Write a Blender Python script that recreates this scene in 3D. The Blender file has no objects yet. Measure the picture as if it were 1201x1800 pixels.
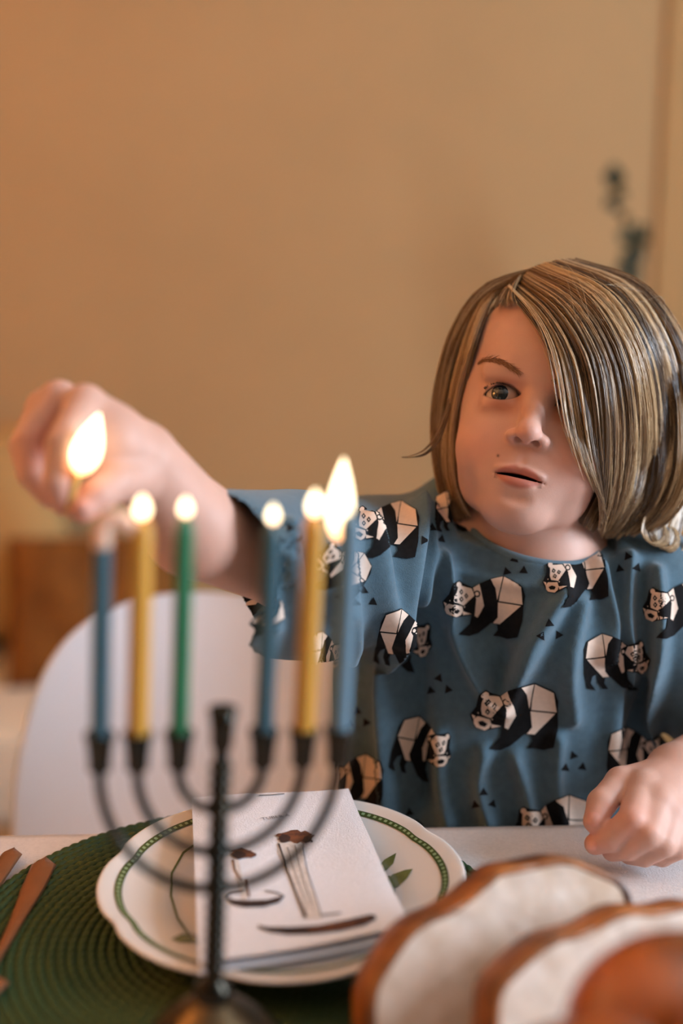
import bpy, bmesh, math, random
import numpy as np
from mathutils import Vector, Matrix
from mathutils.bvhtree import BVHTree
from mathutils.kdtree import KDTree

random.seed(7)
rng = np.random.default_rng(7)
scene = bpy.context.scene
C = scene.collection

# ------------------------------------------------------------------ camera
TZ = 0.72                 # height of the table top
CAMH = 0.39               # camera above the table top
PITCH = math.radians(11.0)
FPX = 2000.0              # focal length in pixels of the 1201 x 1800 frame
CAM = np.array([0.0, 0.0, TZ + CAMH])
FW = np.array([0.0, math.cos(PITCH), -math.sin(PITCH)])
UP = np.array([0.0, math.sin(PITCH), math.cos(PITCH)])
RT = np.array([1.0, 0.0, 0.0])
cam_data = bpy.data.cameras.new('camera')
cam_data.sensor_fit = 'VERTICAL'
cam_data.sensor_height = 36.0
cam_data.lens = FPX / 1800.0 * 36.0
cam_data.dof.use_dof = True
cam_data.dof.focus_distance = 0.785
cam_data.dof.aperture_fstop = 1.7
cam_data.clip_start = 0.02
cam = bpy.data.objects.new('camera', cam_data)
cam.location = CAM
cam.rotation_euler = (math.pi / 2 - PITCH, 0, 0)
C.objects.link(cam)
scene.camera = cam

# ------------------------------------------------------------------ light and exposure
world = bpy.data.worlds.new('world')
scene.world = world
world.use_nodes = True
bg = world.node_tree.nodes['Background']
bg.inputs[0].default_value = (1.0, 0.70, 0.45, 1)
bg.inputs[1].default_value = 0.12
scene.view_settings.view_transform = 'Standard'
scene.view_settings.look = 'None'
scene.view_settings.gamma = 1.0
scene.view_settings.use_curve_mapping = False
scene.view_settings.exposure = 0.0
scene.cycles.use_denoising = True

WALL_R = 2.1             # the window wall to the right
wl = bpy.data.lights.new('window_daylight', 'AREA')
wl.shape = 'RECTANGLE'
wl.size, wl.size_y = 1.35, 1.05      # height, width
wl.energy = 86
wl.color = (0.72, 0.85, 1.0)
wlo = bpy.data.objects.new('window_daylight', wl)
wlo.location = (WALL_R + 0.02, 0.30, 1.55)
wlo.rotation_euler = (0, math.radians(90), 0)      # faces -X, into the room
C.objects.link(wlo)


# ------------------------------------------------------------------ pixel helpers
def P(px, py, d):
    """point seen at pixel (px, py), d metres along the optical axis"""
    return CAM + d * (FW + RT * ((px - 600.5) / FPX) + UP * ((900 - py) / FPX))

def ray(px, py):
    return FW + RT * ((px - 600.5) / FPX) + UP * ((900 - py) / FPX)

def T(px, py, z=TZ):
    r = ray(px, py)
    return CAM + r * ((z - CAM[2]) / r[2])

def QY(px, py, Y):
    r = ray(px, py)
    return CAM + r * (Y / r[1])

def project(p):
    v = np.asarray(p) - CAM
    d = v @ FW
    return 600.5 + FPX * (v @ RT) / d, 900 - FPX * (v @ UP) / d, d


# ------------------------------------------------------------------ materials
def lin(c):
    r = []
    for v in c:
        v /= 255.0
        r.append(v / 12.92 if v <= 0.04045 else ((v + 0.055) / 1.055) ** 2.4)
    return (*r, 1.0)

def mat(name, rgb, rough=0.5, metal=0.0, spec=0.5, vary=0.0, scale=20.0, rgb2=None, bump=0.0, bscale=None,
        sss=0.0, sssr=(1, .4, .25), coat=0.0, sheen=0.0, emit=None, estr=0.0, transm=0.0, aniso=None):
    m = bpy.data.materials.new(name)
    m.use_nodes = True
    nt = m.node_tree
    b = nt.nodes['Principled BSDF']
    base = lin(rgb)
    b.inputs['Base Color'].default_value = base
    b.inputs['Roughness'].default_value = rough
    b.inputs['Metallic'].default_value = metal
    b.inputs['Specular IOR Level'].default_value = spec
    b.inputs['Coat Weight'].default_value = coat
    b.inputs['Sheen Weight'].default_value = sheen
    b.inputs['Transmission Weight'].default_value = transm
    if sss:
        b.inputs['Subsurface Weight'].default_value = sss
        b.inputs['Subsurface Radius'].default_value = sssr
        b.inputs['Subsurface Scale'].default_value = 0.006
    if emit:
        b.inputs['Emission Color'].default_value = lin(emit)
        b.inputs['Emission Strength'].default_value = estr
    tc = nt.nodes.new('ShaderNodeTexCoord')
    if vary or rgb2:
        n = nt.nodes.new('ShaderNodeTexNoise')
        n.inputs['Scale'].default_value = scale
        n.inputs['Detail'].default_value = 5
        nt.links.new(tc.outputs['Object'], n.inputs['Vector'])
        r = nt.nodes.new('ShaderNodeValToRGB')
        r.color_ramp.elements[0].position = 0.32
        r.color_ramp.elements[1].position = 0.68
        if rgb2:
            r.color_ramp.elements[0].color = base
            r.color_ramp.elements[1].color = lin(rgb2)
        else:
            r.color_ramp.elements[0].color = tuple(c * (1 - vary) for c in base[:3]) + (1,)
            r.color_ramp.elements[1].color = tuple(min(1, c * (1 + vary)) for c in base[:3]) + (1,)
        nt.links.new(n.outputs['Fac'], r.inputs['Fac'])
        nt.links.new(r.outputs['Color'], b.inputs['Base Color'])
    if bump:
        n2 = nt.nodes.new('ShaderNodeTexNoise')
        n2.inputs['Scale'].default_value = bscale or scale
        n2.inputs['Detail'].default_value = 4
        nt.links.new(tc.outputs['Object'], n2.inputs['Vector'])
        bp = nt.nodes.new('ShaderNodeBump')
        bp.inputs['Strength'].default_value = bump
        bp.inputs['Distance'].default_value = 0.002
        nt.links.new(n2.outputs['Fac'], bp.inputs['Height'])
        nt.links.new(bp.outputs['Normal'], b.inputs['Normal'])
    return m

def attr_color(m, attr, pairs):
    """mix extra colours into the base colour by float attributes of the mesh: pairs = [(attribute, rgb)]"""
    nt = m.node_tree
    b = nt.nodes['Principled BSDF']
    src = b.inputs['Base Color'].links[0].from_socket if b.inputs['Base Color'].links else None
    for a, rgb in pairs:
        at = nt.nodes.new('ShaderNodeAttribute')
        at.attribute_name = a
        mx = nt.nodes.new('ShaderNodeMix')
        mx.data_type = 'RGBA'
        nt.links.new(at.outputs['Fac'], mx.inputs[0])
        if src:
            nt.links.new(src, mx.inputs[6])
        else:
            mx.inputs[6].default_value = b.inputs['Base Color'].default_value
        mx.inputs[7].default_value = lin(rgb)
        src = mx.outputs[2]
    nt.links.new(src, b.inputs['Base Color'])


# ------------------------------------------------------------------ objects
def tag(o, label=None, cat=None, group=None, kind=None):
    if label: o['label'] = label
    if cat: o['category'] = cat
    if group: o['group'] = group
    if kind: o['kind'] = kind
    return o

def empty(name, loc=(0, 0, 0), rot=(0, 0, 0), parent=None):
    o = bpy.data.objects.new(name, None)
    o.empty_display_size = 0.05
    C.objects.link(o)
    o.parent = parent
    o.location = loc
    o.rotation_euler = rot
    return o

def obj(name, verts, faces, mats, parent=None, smooth=True, mi=None):
    me = bpy.data.meshes.new(name)
    me.from_pydata([tuple(map(float, v)) for v in verts], [], [tuple(map(int, f)) for f in faces])
    if not isinstance(mats, (list, tuple)): mats = [mats]
    for m in mats: me.materials.append(m)
    if mi is not None: me.polygons.foreach_set('material_index', np.asarray(mi, dtype=np.int32))
    if smooth: me.polygons.foreach_set('use_smooth', np.ones(len(me.polygons), dtype=bool))
    me.update()
    o = bpy.data.objects.new(name, me)
    C.objects.link(o)
    o.parent = parent
    return o

def quads_obj(name, V, Q, mats, parent=None):
    """large all-quad mesh from numpy arrays"""
    me = bpy.data.meshes.new(name)
    V = np.ascontiguousarray(V, dtype=np.float32)
    Q = np.ascontiguousarray(Q, dtype=np.int32)
    me.vertices.add(len(V)); me.vertices.foreach_set('co', V.ravel())
    me.loops.add(Q.size); me.loops.foreach_set('vertex_index', Q.ravel())
    me.polygons.add(len(Q))
    me.polygons.foreach_set('loop_start', np.arange(0, Q.size, 4, dtype=np.int32))
    me.polygons.foreach_set('use_smooth', np.ones(len(Q), dtype=bool))
    if not isinstance(mats, (list, tuple)): mats = [mats]
    for m in mats: me.materials.append(m)
    me.update(calc_edges=True)
    me.validate()
    o = bpy.data.objects.new(name, me)
    C.objects.link(o)
    o.parent = parent
    return o

def set_attr(o, name, values):
    a = o.data.attributes.new(name, 'FLOAT', 'POINT')
    a.data.foreach_set('value', np.ascontiguousarray(values, dtype=np.float32))

class MB:
    """collects shapes, builds ONE mesh"""
    def __init__(s): s.v, s.f, s.m = [], [], []
    def add(s, vs, fs, m=0):
        o = len(s.v)
        s.v += [tuple(v) for v in vs]
        s.f += [tuple(i + o for i in f) for f in fs]
        s.m += [m] * len(fs)
    def box(s, c, h, rot=None, m=0, bev=0.0):
        if bev > 0:
            bm = bmesh.new()
            bmesh.ops.create_cube(bm, size=2.0)
            for v in bm.verts: v.co = Vector((v.co.x * h[0], v.co.y * h[1], v.co.z * h[2]))
            bmesh.ops.bevel(bm, geom=bm.edges[:], offset=bev, segments=3, affect='EDGES', profile=0.5)
            vs = [np.array(v.co) for v in bm.verts]
            bm.verts.index_update()
            fs = [tuple(v.index for v in f.verts) for f in bm.faces]
            bm.free()
        else:
            vs = [np.array((x * h[0], y * h[1], z * h[2])) for x in (-1, 1) for y in (-1, 1) for z in (-1, 1)]
            fs = [(0, 1, 3, 2), (4, 6, 7, 5), (0, 4, 5, 1), (2, 3, 7, 6), (0, 2, 6, 4), (1, 5, 7, 3)]
        R = np.array(rot) if rot is not None else np.eye(3)
        s.add([R @ v + np.array(c) for v in vs], fs, m)
    def lathe(s, prof, n=32, c=(0, 0, 0), m=0, R=None):
        vs, fs = [], []
        for (r, z) in prof:
            for k in range(n):
                a = 2 * math.pi * k / n
                vs.append(np.array((r * math.cos(a), r * math.sin(a), z)))
        for i in range(len(prof) - 1):
            for k in range(n):
                fs.append((i * n + k, i * n + (k + 1) % n, (i + 1) * n + (k + 1) % n, (i + 1) * n + k))
        fs.append(tuple(range(n))[::-1])
        fs.append(tuple((len(prof) - 1) * n + k for k in range(n)))
        R = np.array(R) if R is not None else np.eye(3)
        s.add([R @ v + np.array(c) for v in vs], fs, m)
    def tube(s, pts, rad, n=10, m=0, flat=1.0):
        pts = [np.array(p, float) for p in pts]
        rads = rad if hasattr(rad, '__len__') else [rad] * len(pts)
        vs, fs = [], []
        ref = np.array((0.0, 0.0, 1.0))
        prev = None
        for i, p in enumerate(pts):
            t = pts[min(i + 1, len(pts) - 1)] - pts[max(i - 1, 0)]
            t = t / (np.linalg.norm(t) + 1e-12)
            if prev is None:
                a = np.cross(t, ref)
                if np.linalg.norm(a) < 0.05: a = np.cross(t, (0, 1.0, 0))
            else:
                a = prev - t * (prev @ t)
            a /= np.linalg.norm(a)
            prev = a
            b = np.cross(t, a)
            for k in range(n):
                w = 2 * math.pi * k / n
                vs.append(p + rads[i] * (a * math.cos(w) + b * math.sin(w) * flat))
        for i in range(len(pts) - 1):
            for k in range(n):
                fs.append((i * n + k, i * n + (k + 1) % n, (i + 1) * n + (k + 1) % n, (i + 1) * n + k))
        fs.append(tuple(range(n))[::-1])
        fs.append(tuple((len(pts) - 1) * n + k for k in range(n)))
        s.add(vs, fs, m)
    def build(s, name, mats, parent=None, smooth=True):
        return obj(name, s.v, s.f, mats, parent, smooth, s.m)

def autosmooth(o, deg=40):
    o.data.set_sharp_from_angle(angle=math.radians(deg))
    return o

def resample(pts, n):
    pts = np.asarray(pts, float)
    # Catmull-Rom through the points, then even arc length
    Pp = np.vstack([2 * pts[0] - pts[1], pts, 2 * pts[-1] - pts[-2]])
    out = []
    for i in range(1, len(Pp) - 2):
        for t in np.linspace(0, 1, 12, endpoint=False):
            a, b, c, d = Pp[i - 1], Pp[i], Pp[i + 1], Pp[i + 2]
            out.append(0.5 * (2 * b + (c - a) * t + (2 * a - 5 * b + 4 * c - d) * t * t + (3 * b - a - 3 * c + d) * t ** 3))
    out.append(pts[-1])
    out = np.array(out)
    s = np.concatenate([[0], np.cumsum(np.linalg.norm(np.diff(out, axis=0), axis=1))])
    q = np.linspace(0, s[-1], n)
    return np.stack([np.interp(q, s, out[:, k]) for k in range(out.shape[1])], 1)


# ------------------------------------------------------------------ implicit surfaces (smooth unions on a grid, then surface nets)
class Grid:
    def __init__(s, xs, ys, zs):
        s.xs, s.ys, s.zs = [np.asarray(a, np.float32) for a in (xs, ys, zs)]
        s.v = np.full((len(xs), len(ys), len(zs)), 0.05, np.float32)
    def win(s, lo, hi):
        r = []
        for a, l, h in zip((s.xs, s.ys, s.zs), lo, hi):
            i0 = max(0, int(np.searchsorted(a, l)) - 1); i1 = min(len(a), int(np.searchsorted(a, h)) + 1)
            r.append(slice(i0, i1))
        return tuple(r)
    def op(s, f, lo, hi, k=0.004, sub=False):
        m = max(k, 0.004) + 0.004
        w = s.win(np.asarray(lo) - m, np.asarray(hi) + m)
        X = s.xs[w[0]][:, None, None]; Y = s.ys[w[1]][None, :, None]; Z = s.zs[w[2]][None, None, :]
        if 0 in (X.size, Y.size, Z.size): return
        d = f(X, Y, Z).astype(np.float32)
        v = s.v[w]
        if sub:
            d = -d
            h = np.clip(0.5 - 0.5 * (v - d) / k, 0, 1)
            s.v[w] = v * (1 - h) + d * h + k * h * (1 - h)
        else:
            h = np.clip(0.5 + 0.5 * (v - d) / k, 0, 1)
            s.v[w] = v * (1 - h) + d * h - k * h * (1 - h)
    def ell(s, c, r, R=None, k=0.004, sub=False):
        c = np.asarray(c, float); r = np.asarray(r, float)
        R = np.eye(3) if R is None else np.asarray(R, float)      # columns = local axes in world
        ext = np.sqrt(((R * r[None, :]) ** 2).sum(1))
        def f(X, Y, Z):
            x, y, z = X - c[0], Y - c[1], Z - c[2]
            a = (R[0, 0] * x + R[1, 0] * y + R[2, 0] * z)
            b = (R[0, 1] * x + R[1, 1] * y + R[2, 1] * z)
            e = (R[0, 2] * x + R[1, 2] * y + R[2, 2] * z)
            k0 = np.sqrt((a / r[0]) ** 2 + (b / r[1]) ** 2 + (e / r[2]) ** 2)
            k1 = np.sqrt((a / r[0] ** 2) ** 2 + (b / r[1] ** 2) ** 2 + (e / r[2] ** 2) ** 2) + 1e-9
            return k0 * (k0 - 1) / k1
        s.op(f, c - ext, c + ext, k, sub)
    def cap(s, a, b, ra, rb, k=0.004, sub=False, ysc=1.0):
        """tapering capsule; ysc > 1 squeezes it front to back"""
        a = np.asarray(a, float); b = np.asarray(b, float)
        A = a * (1, ysc, 1); B = b * (1, ysc, 1)
        ab = B - A; L = ab @ ab + 1e-12
        def f(X, Y, Z):
            x, y, z = X - A[0], Y * ysc - A[1], Z - A[2]
            t = np.clip((x * ab[0] + y * ab[1] + z * ab[2]) / L, 0, 1)
            d = np.sqrt((x - ab[0] * t) ** 2 + (y - ab[1] * t) ** 2 + (z - ab[2] * t) ** 2)
            return d - (ra + (rb - ra) * t)
        r = max(ra, rb)
        s.op(f, np.minimum(a, b) - r, np.maximum(a, b) + r, k, sub)
    def net(s):
        v = s.v
        sg = v < 0
        nx, ny, nz = v.shape
        cnt = np.zeros((nx - 1, ny - 1, nz - 1), np.uint8)
        cor = [(i, j, k) for i in (0, 1) for j in (0, 1) for k in (0, 1)]
        for (i, j, k) in cor:
            cnt += sg[i:nx - 1 + i, j:ny - 1 + j, k:nz - 1 + k]
        act = (cnt > 0) & (cnt < 8)
        I, J, K = np.nonzero(act)
        idx = np.full(act.shape, -1, np.int32)
        idx[I, J, K] = np.arange(len(I))
        acc = np.zeros((len(I), 3)); n = np.zeros(len(I))
        for a in cor:
            for ax in range(3):
                if a[ax]: continue
                b = list(a); b[ax] = 1
                va = v[I + a[0], J + a[1], K + a[2]]; vb = v[I + b[0], J + b[1], K + b[2]]
                cr = (va < 0) != (vb < 0)
                t = np.where(cr, va / np.where(cr, va - vb, 1), 0)
                pa = np.stack([s.xs[I + a[0]], s.ys[J + a[1]], s.zs[K + a[2]]], 1)
                pb = np.stack([s.xs[I + b[0]], s.ys[J + b[1]], s.zs[K + b[2]]], 1)
                acc += (pa + (pb - pa) * t[:, None]) * cr[:, None]
                n += cr
        V = acc / n[:, None]
        Q = []
        for ax in range(3):
            sa = [slice(None)] * 3; sb = [slice(None)] * 3
            sa[ax] = slice(0, -1); sb[ax] = slice(1, None)
            A = sg[tuple(sa)]; B = sg[tuple(sb)]
            e = A != B
            i, j, k = np.nonzero(e)
            u, w = [(1, 2), (2, 0), (0, 1)][ax]
            c = np.stack([i, j, k], 1)
            ok = (c[:, u] > 0) & (c[:, w] > 0) & (c[:, u] < v.shape[u] - 1) & (c[:, w] < v.shape[w] - 1)
            c = c[ok]
            inside = A[c[:, 0], c[:, 1], c[:, 2]]
            def cell(du, dw):
                q = c.copy(); q[:, u] += du; q[:, w] += dw
                return idx[q[:, 0], q[:, 1], q[:, 2]]
            q = np.stack([cell(-1, -1), cell(0, -1), cell(0, 0), cell(-1, 0)], 1)
            q[~inside] = q[~inside][:, ::-1]
            Q.append(q)
        Q = np.concatenate(Q)
        Q = Q[(Q >= 0).all(1)]
        return V, Q

def axis(*segs):
    """axis((from, to, step), ...) joined ranges"""
    out = []
    for a, b, st in segs:
        n = max(1, int(round((b - a) / st)))
        out += list(np.linspace(a, b, n, endpoint=False))
    out.append(segs[-1][1])
    return np.array(out)

def vnormals(V, Q):
    n = np.cross(V[Q[:, 2]] - V[Q[:, 0]], V[Q[:, 3]] - V[Q[:, 1]])
    N = np.zeros_like(V)
    for k in range(4): np.add.at(N, Q[:, k], n)
    return N / (np.linalg.norm(N, axis=1, keepdims=True) + 1e-12)

def relax(V, Q, it=2, lam=0.5):
    for _ in range(it):
        S = np.zeros_like(V); n = np.zeros(len(V))
        for a, b in ((0, 1), (1, 2), (2, 3), (3, 0)):
            np.add.at(S, Q[:, a], V[Q[:, b]]); np.add.at(n, Q[:, a], 1)
            np.add.at(S, Q[:, b], V[Q[:, a]]); np.add.at(n, Q[:, b], 1)
        V = V + lam * (S / np.maximum(n, 1)[:, None] - V)
    return V


# ================================================================== THE ROOM
WALL_Y, WALL_L, CEIL, FRONT = 2.3, -2.1, 2.5, -1.9
m_wall = mat('ochre_plaster', (184, 150, 107), rough=0.9, spec=0.2, vary=0.04, scale=3.0, bump=0.15, bscale=180)
m_trim = mat('ochre_paint', (178, 138, 88), rough=0.7, spec=0.3, vary=0.03, scale=6)
m_ceil = mat('ceiling_paint', (225, 215, 200), rough=0.9, vary=0.02)
m_floor = mat('floor_wood', (120, 84, 54), rough=0.5, vary=0.18, scale=8, bump=0.1)
m_frame = mat('white_window_paint', (232, 230, 225), rough=0.5, vary=0.02)

def plane(name, pts, m, th=None):
    return tag(obj(name, pts, [(0, 1, 2, 3)], m, smooth=False), kind='structure')

def slab(name, lo, hi, m):
    b = MB(); lo = np.array(lo); hi = np.array(hi)
    b.box((lo + hi) / 2, (hi - lo) / 2)
    return tag(b.build(name, m, smooth=False), kind='structure')

slab('floor', (WALL_L, FRONT, -0.1), (WALL_R, WALL_Y, 0), m_floor)
slab('ceiling', (WALL_L, FRONT, CEIL), (WALL_R, WALL_Y, CEIL + 0.1), m_ceil)
slab('wall_back', (WALL_L - 0.1, WALL_Y, -0.1), (WALL_R + 0.12, WALL_Y + 0.1, CEIL + 0.1), m_wall)
slab('wall_left', (WALL_L - 0.1, FRONT, -0.1), (WALL_L, WALL_Y, CEIL + 0.1), m_wall)
WY0, WY1, WZ0, WZ1 = -0.26, 0.86, 0.83, 2.27
b = MB()
for lo, hi in (((WALL_R, FRONT, -0.1), (WALL_R + 0.12, WY0, CEIL + 0.1)), ((WALL_R, WY1, -0.1), (WALL_R + 0.12, WALL_Y, CEIL + 0.1)),
               ((WALL_R, WY0, -0.1), (WALL_R + 0.12, WY1, WZ0)), ((WALL_R, WY0, WZ1), (WALL_R + 0.12, WY1, CEIL + 0.1))):
    lo, hi = np.array(lo), np.array(hi)
    b.box((lo + hi) / 2, (hi - lo) / 2)
tag(b.build('wall_right', m_wall, smooth=False), kind='structure')
win = tag(empty('window_1', (WALL_R + 0.06, (WY0 + WY1) / 2, WZ0)), kind='structure')
for nm, c, h in (('window_frame', (0, -0.545, 0.72), (0.03, 0.015, 0.72)), ('window_frame', (0, 0.545, 0.72), (0.03, 0.015, 0.72)),
                 ('window_frame', (0, 0, 0.015), (0.03, 0.53, 0.015)), ('window_frame', (0, 0, 1.425), (0.03, 0.53, 0.015))):
    b = MB(); b.box(c, h); b.build(nm, m_frame, win, smooth=False)
b = MB(); b.box((-0.11, 0, -0.018), (0.049, 0.60, 0.015), bev=0.004); b.build('window_sill', m_frame, win, smooth=False)
# painted upright casing at the right end of the back wall
xa = QY(1168, 300, WALL_Y - 0.03)[0]
slab('trim_1', (xa, WALL_Y - 0.012, 0), (xa + 0.16, WALL_Y, CEIL), m_trim)
slab('baseboard_back', (WALL_L, WALL_Y - 0.015, 0), (xa, WALL_Y, 0.08), m_trim)

# ------------------------------------------------------------------ daybed and cushions behind on the left
m_bed = mat('cream_cover', (214, 200, 180), rough=0.9, spec=0.2, sheen=0.2, vary=0.03, bump=0.2, bscale=60)
m_brown = mat('brown_cushion_cloth', (108, 66, 28), rough=0.85, spec=0.2, rgb2=(138, 88, 38), scale=14, bump=0.3, bscale=40)
m_tan = mat('tan_cushion_cloth', (186, 150, 98), rough=0.9, spec=0.2, vary=0.05, scale=10, bump=0.2, bscale=50)
m_leg = mat('pale_wood', (178, 138, 96), rough=0.45, vary=0.12, scale=30)
sofa = tag(empty('daybed', (-1.05, 2.03, 0)), 'low cream covered daybed against the ochre wall behind the white chair', 'daybed')
b = MB(); b.box((0, 0, 0.30), (0.98, 0.245, 0.088), bev=0.03); b.build('mattress', m_bed, sofa)
b = MB(); b.box((0, 0, 0.175), (0.97, 0.235, 0.035), bev=0.008); b.build('base', m_leg, sofa)
for sx in (-0.9, 0.9):
    for sy in (-0.19, 0.19):
        b = MB(); b.lathe([(0.014, 0), (0.02, 0.145)], 12, (sx, sy, 0)); b.build('leg', m_leg, sofa)

def cushion(name, c, w, h, t, rot, m, label, cat):
    """pillow with pinched corners"""
    n = 24
    vs, fs = [], []
    for side in (1, -1):
        for i in range(n + 1):
            for j in range(n + 1):
                u, v = i / n * 2 - 1, j / n * 2 - 1
                th = t * (max(0, (1 - u ** 4)) * max(0, (1 - v ** 4))) ** 0.55
                pin = 1 - 0.06 * (1 - abs(u * v)) * (abs(u) ** 3 + abs(v) ** 3) * 0.5
                wr = 0.006 * math.sin(7 * u + 3 * v) * (1 - u * u) * (1 - v * v)
                vs.append((u * w * pin, side * th + wr, v * h * pin))
    N = (n + 1) ** 2
    for s in (0, 1):
        for i in range(n):
            for j in range(n):
                a = s * N + i * (n + 1) + j
                q = (a, a + 1, a + n + 2, a + n + 1)
                fs.append(q if s == 0 else q[::-1])
    bm = bmesh.new()
    bv = [bm.verts.new(v) for v in vs]
    for f in fs: bm.faces.new([bv[i] for i in f])
    bmesh.ops.remove_doubles(bm, verts=bm.verts[:], dist=1e-5)
    bmesh.ops.recalc_face_normals(bm, faces=bm.faces[:])
    me = bpy.data.meshes.new(name); bm.to_mesh(me); bm.free()
    me.materials.append(m)
    me.polygons.foreach_set('use_smooth', np.ones(len(me.polygons), dtype=bool))
    o = bpy.data.objects.new(name, me); C.objects.link(o)
    o.location = c; o.rotation_euler = rot
    return tag(o, label, cat)

cb = QY(165, 1085, 2.03)
cushion('throw_cushion', (cb[0], 2.06, 0.523), 0.165, 0.14, 0.055, (math.radians(-16), 0, math.radians(6)), m_brown,
        'brown throw cushion on the daybed behind the white chair', 'cushion')
ct = QY(-40, 900, 2.15)
cushion('back_cushion', (ct[0] - 0.02, 2.185, 0.635), 0.19, 0.205, 0.05, (math.radians(-10), math.radians(-9), 0), m_tan,
        'large tan cushion leaning on the wall at the left edge', 'cushion')

# ------------------------------------------------------------------ floor lamp added out of frame, for warm light on face and wall
m_shade = mat('linen_shade', (236, 214, 176), rough=0.9, transm=0.0, vary=0.03, scale=90)
nt = m_shade.node_tree
tl_ = nt.nodes.new('ShaderNodeBsdfTranslucent'); tl_.inputs[0].default_value = lin((240, 214, 170))
mx_ = nt.nodes.new('ShaderNodeMixShader'); mx_.inputs[0].default_value = 0.6
nt.links.new(nt.nodes['Principled BSDF'].outputs[0], mx_.inputs[1]); nt.links.new(tl_.outputs[0], mx_.inputs[2])
nt.links.new(mx_.outputs[0], nt.nodes['Material Output'].inputs[0])
LX, LY = -1.45, 0.55
lamp = tag(empty('added_floor_lamp', (LX, LY, 0)), 'floor lamp with a pale linen shade added out of frame left of the table', 'lamp')
b = MB(); b.lathe([(0.14, 0), (0.14, 0.015), (0.03, 0.03), (0.012, 0.04)], 32); b.build('base', m_trim, lamp)
b = MB(); b.lathe([(0.010, 0.03), (0.010, 1.56)], 16); b.build('pole', m_leg, lamp)
vs, fs = [], []
for k in range(40):
    a = 2 * math.pi * k / 40
    vs += [(0.20 * math.cos(a), 0.20 * math.sin(a), 1.46), (0.15 * math.cos(a), 0.15 * math.sin(a), 1.76)]
for k in range(40): fs.append((2 * k, 2 * ((k + 1) % 40), 2 * ((k + 1) % 40) + 1, 2 * k + 1))
obj('lamp_shade', vs, fs, m_shade, lamp)
b = MB(); b.lathe([(0.012, 1.55), (0.014, 1.575), (0.030, 1.61), (0.034, 1.635), (0.026, 1.66), (0.004, 1.672)], 24)
b.build('bulb', mat('warm_bulb', (255, 225, 180), emit=(255, 196, 120), estr=20.0), lamp)
ld = bpy.data.lights.new('added_lamp_light', 'POINT'); ld.energy = 62; ld.color = (1.0, 0.56, 0.25); ld.shadow_soft_size = 0.05
lo = bpy.data.objects.new('added_lamp_light', ld); C.objects.link(lo); lo.parent = lamp; lo.location = (0, 0, 1.72)

# ------------------------------------------------------------------ tall vase with a leafy branch behind the child
m_vase = mat('stoneware', (150, 120, 92), rough=0.6, vary=0.1, scale=12)
m_leaf = mat('dark_leaf', (44, 42, 20), rough=0.7, rgb2=(66, 60, 30), scale=30)
m_stem = mat('branch_bark', (70, 58, 34), rough=0.8, vary=0.2)
VY = 2.05
vx = QY(1104, 470, VY)[0]
plant = tag(empty('branch_vase', (vx, VY, 0)), 'tall vase with a dark green leafy branch behind the child near the corner', 'plant')
b = MB(); b.lathe([(0.07, 0), (0.09, 0.02), (0.105, 0.2), (0.085, 0.4), (0.04, 0.5), (0.045, 0.55), (0.03, 0.55), (0.02, 0.45)], 28)
b.build('vase', m_vase, plant)
base = np.array((vx, VY, 0))
spine = [np.array((0, 0, 0.45))] + [QY(px, py, VY) - base for px, py in ((1120, 620), (1100, 470), (1112, 420), (1094, 385), (1083, 350), (1076, 300))]
b = MB(); b.tube(resample(spine, 30), list(np.linspace(0.006, 0.002, 30)), 8); b.build('branch', m_stem, plant)
def leaf(c, d, up, L, W, parent, m):
    """cupped oval leaf with a folded midrib"""
    d = np.array(d, float); d /= np.linalg.norm(d)
    s = np.cross(d, up); s /= np.linalg.norm(s); n = np.cross(s, d)
    vs, fs = [], []
    K = 7
    for i in range(K):
        t = i / (K - 1)
        w = W * math.sin(math.pi * min(1, t * 0.96 + 0.02)) ** 0.8
        for q in (-1, -0.5, 0, 0.5, 1):
            vs.append(np.array(c) + d * L * t + s * w * q + n * (abs(q) * w * 0.35 - 0.12 * L * t * t))
    for i in range(K - 1):
        for j in range(4):
            a = i * 5 + j
            fs.append((a, a + 1, a + 6, a + 5))
    o = obj('leaf', vs, fs, m, parent)
    md = o.modifiers.new('thickness', 'SOLIDIFY'); md.thickness = 0.0008
    return o
for px, py, dx, dz, L in ((1076, 330, 0.3, 0.6, 0.034), (1078, 325, -0.6, 0.5, 0.03), (1076, 318, 0.1, 1, 0.03), (1080, 340, 0.6, -0.2, 0.026), (1079, 345, -0.5, -0.6, 0.024),
                      (1085, 375, -0.3, 0.6, 0.02), (1092, 385, 0.4, 0.2, 0.02), (1105, 420, 0.9, 0.55, 0.04), (1108, 425, -0.8, 0.45, 0.036), (1110, 430, 0.4, -0.7, 0.036), (1112, 425, 0.9, 0.1, 0.032),
                      (1104, 440, -0.2, -0.8, 0.036), (1112, 436, 0.1, 0.9, 0.034), (1104, 455, 0.6, -0.5, 0.03), (1100, 470, -0.5, -0.3, 0.034), (1104, 470, 0.5, -0.8, 0.036),
                      (1106, 520, -0.6, 0.5, 0.04), (1110, 560, 0.7, 0.4, 0.04), (1115, 600, -0.7, 0.4, 0.04)):
    leaf(QY(px, py, VY) - base, (dx, random.uniform(-0.7, 0.2), dz), (0.1, -1, 0.2), L, L * 0.42, plant, m_leaf)

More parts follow.
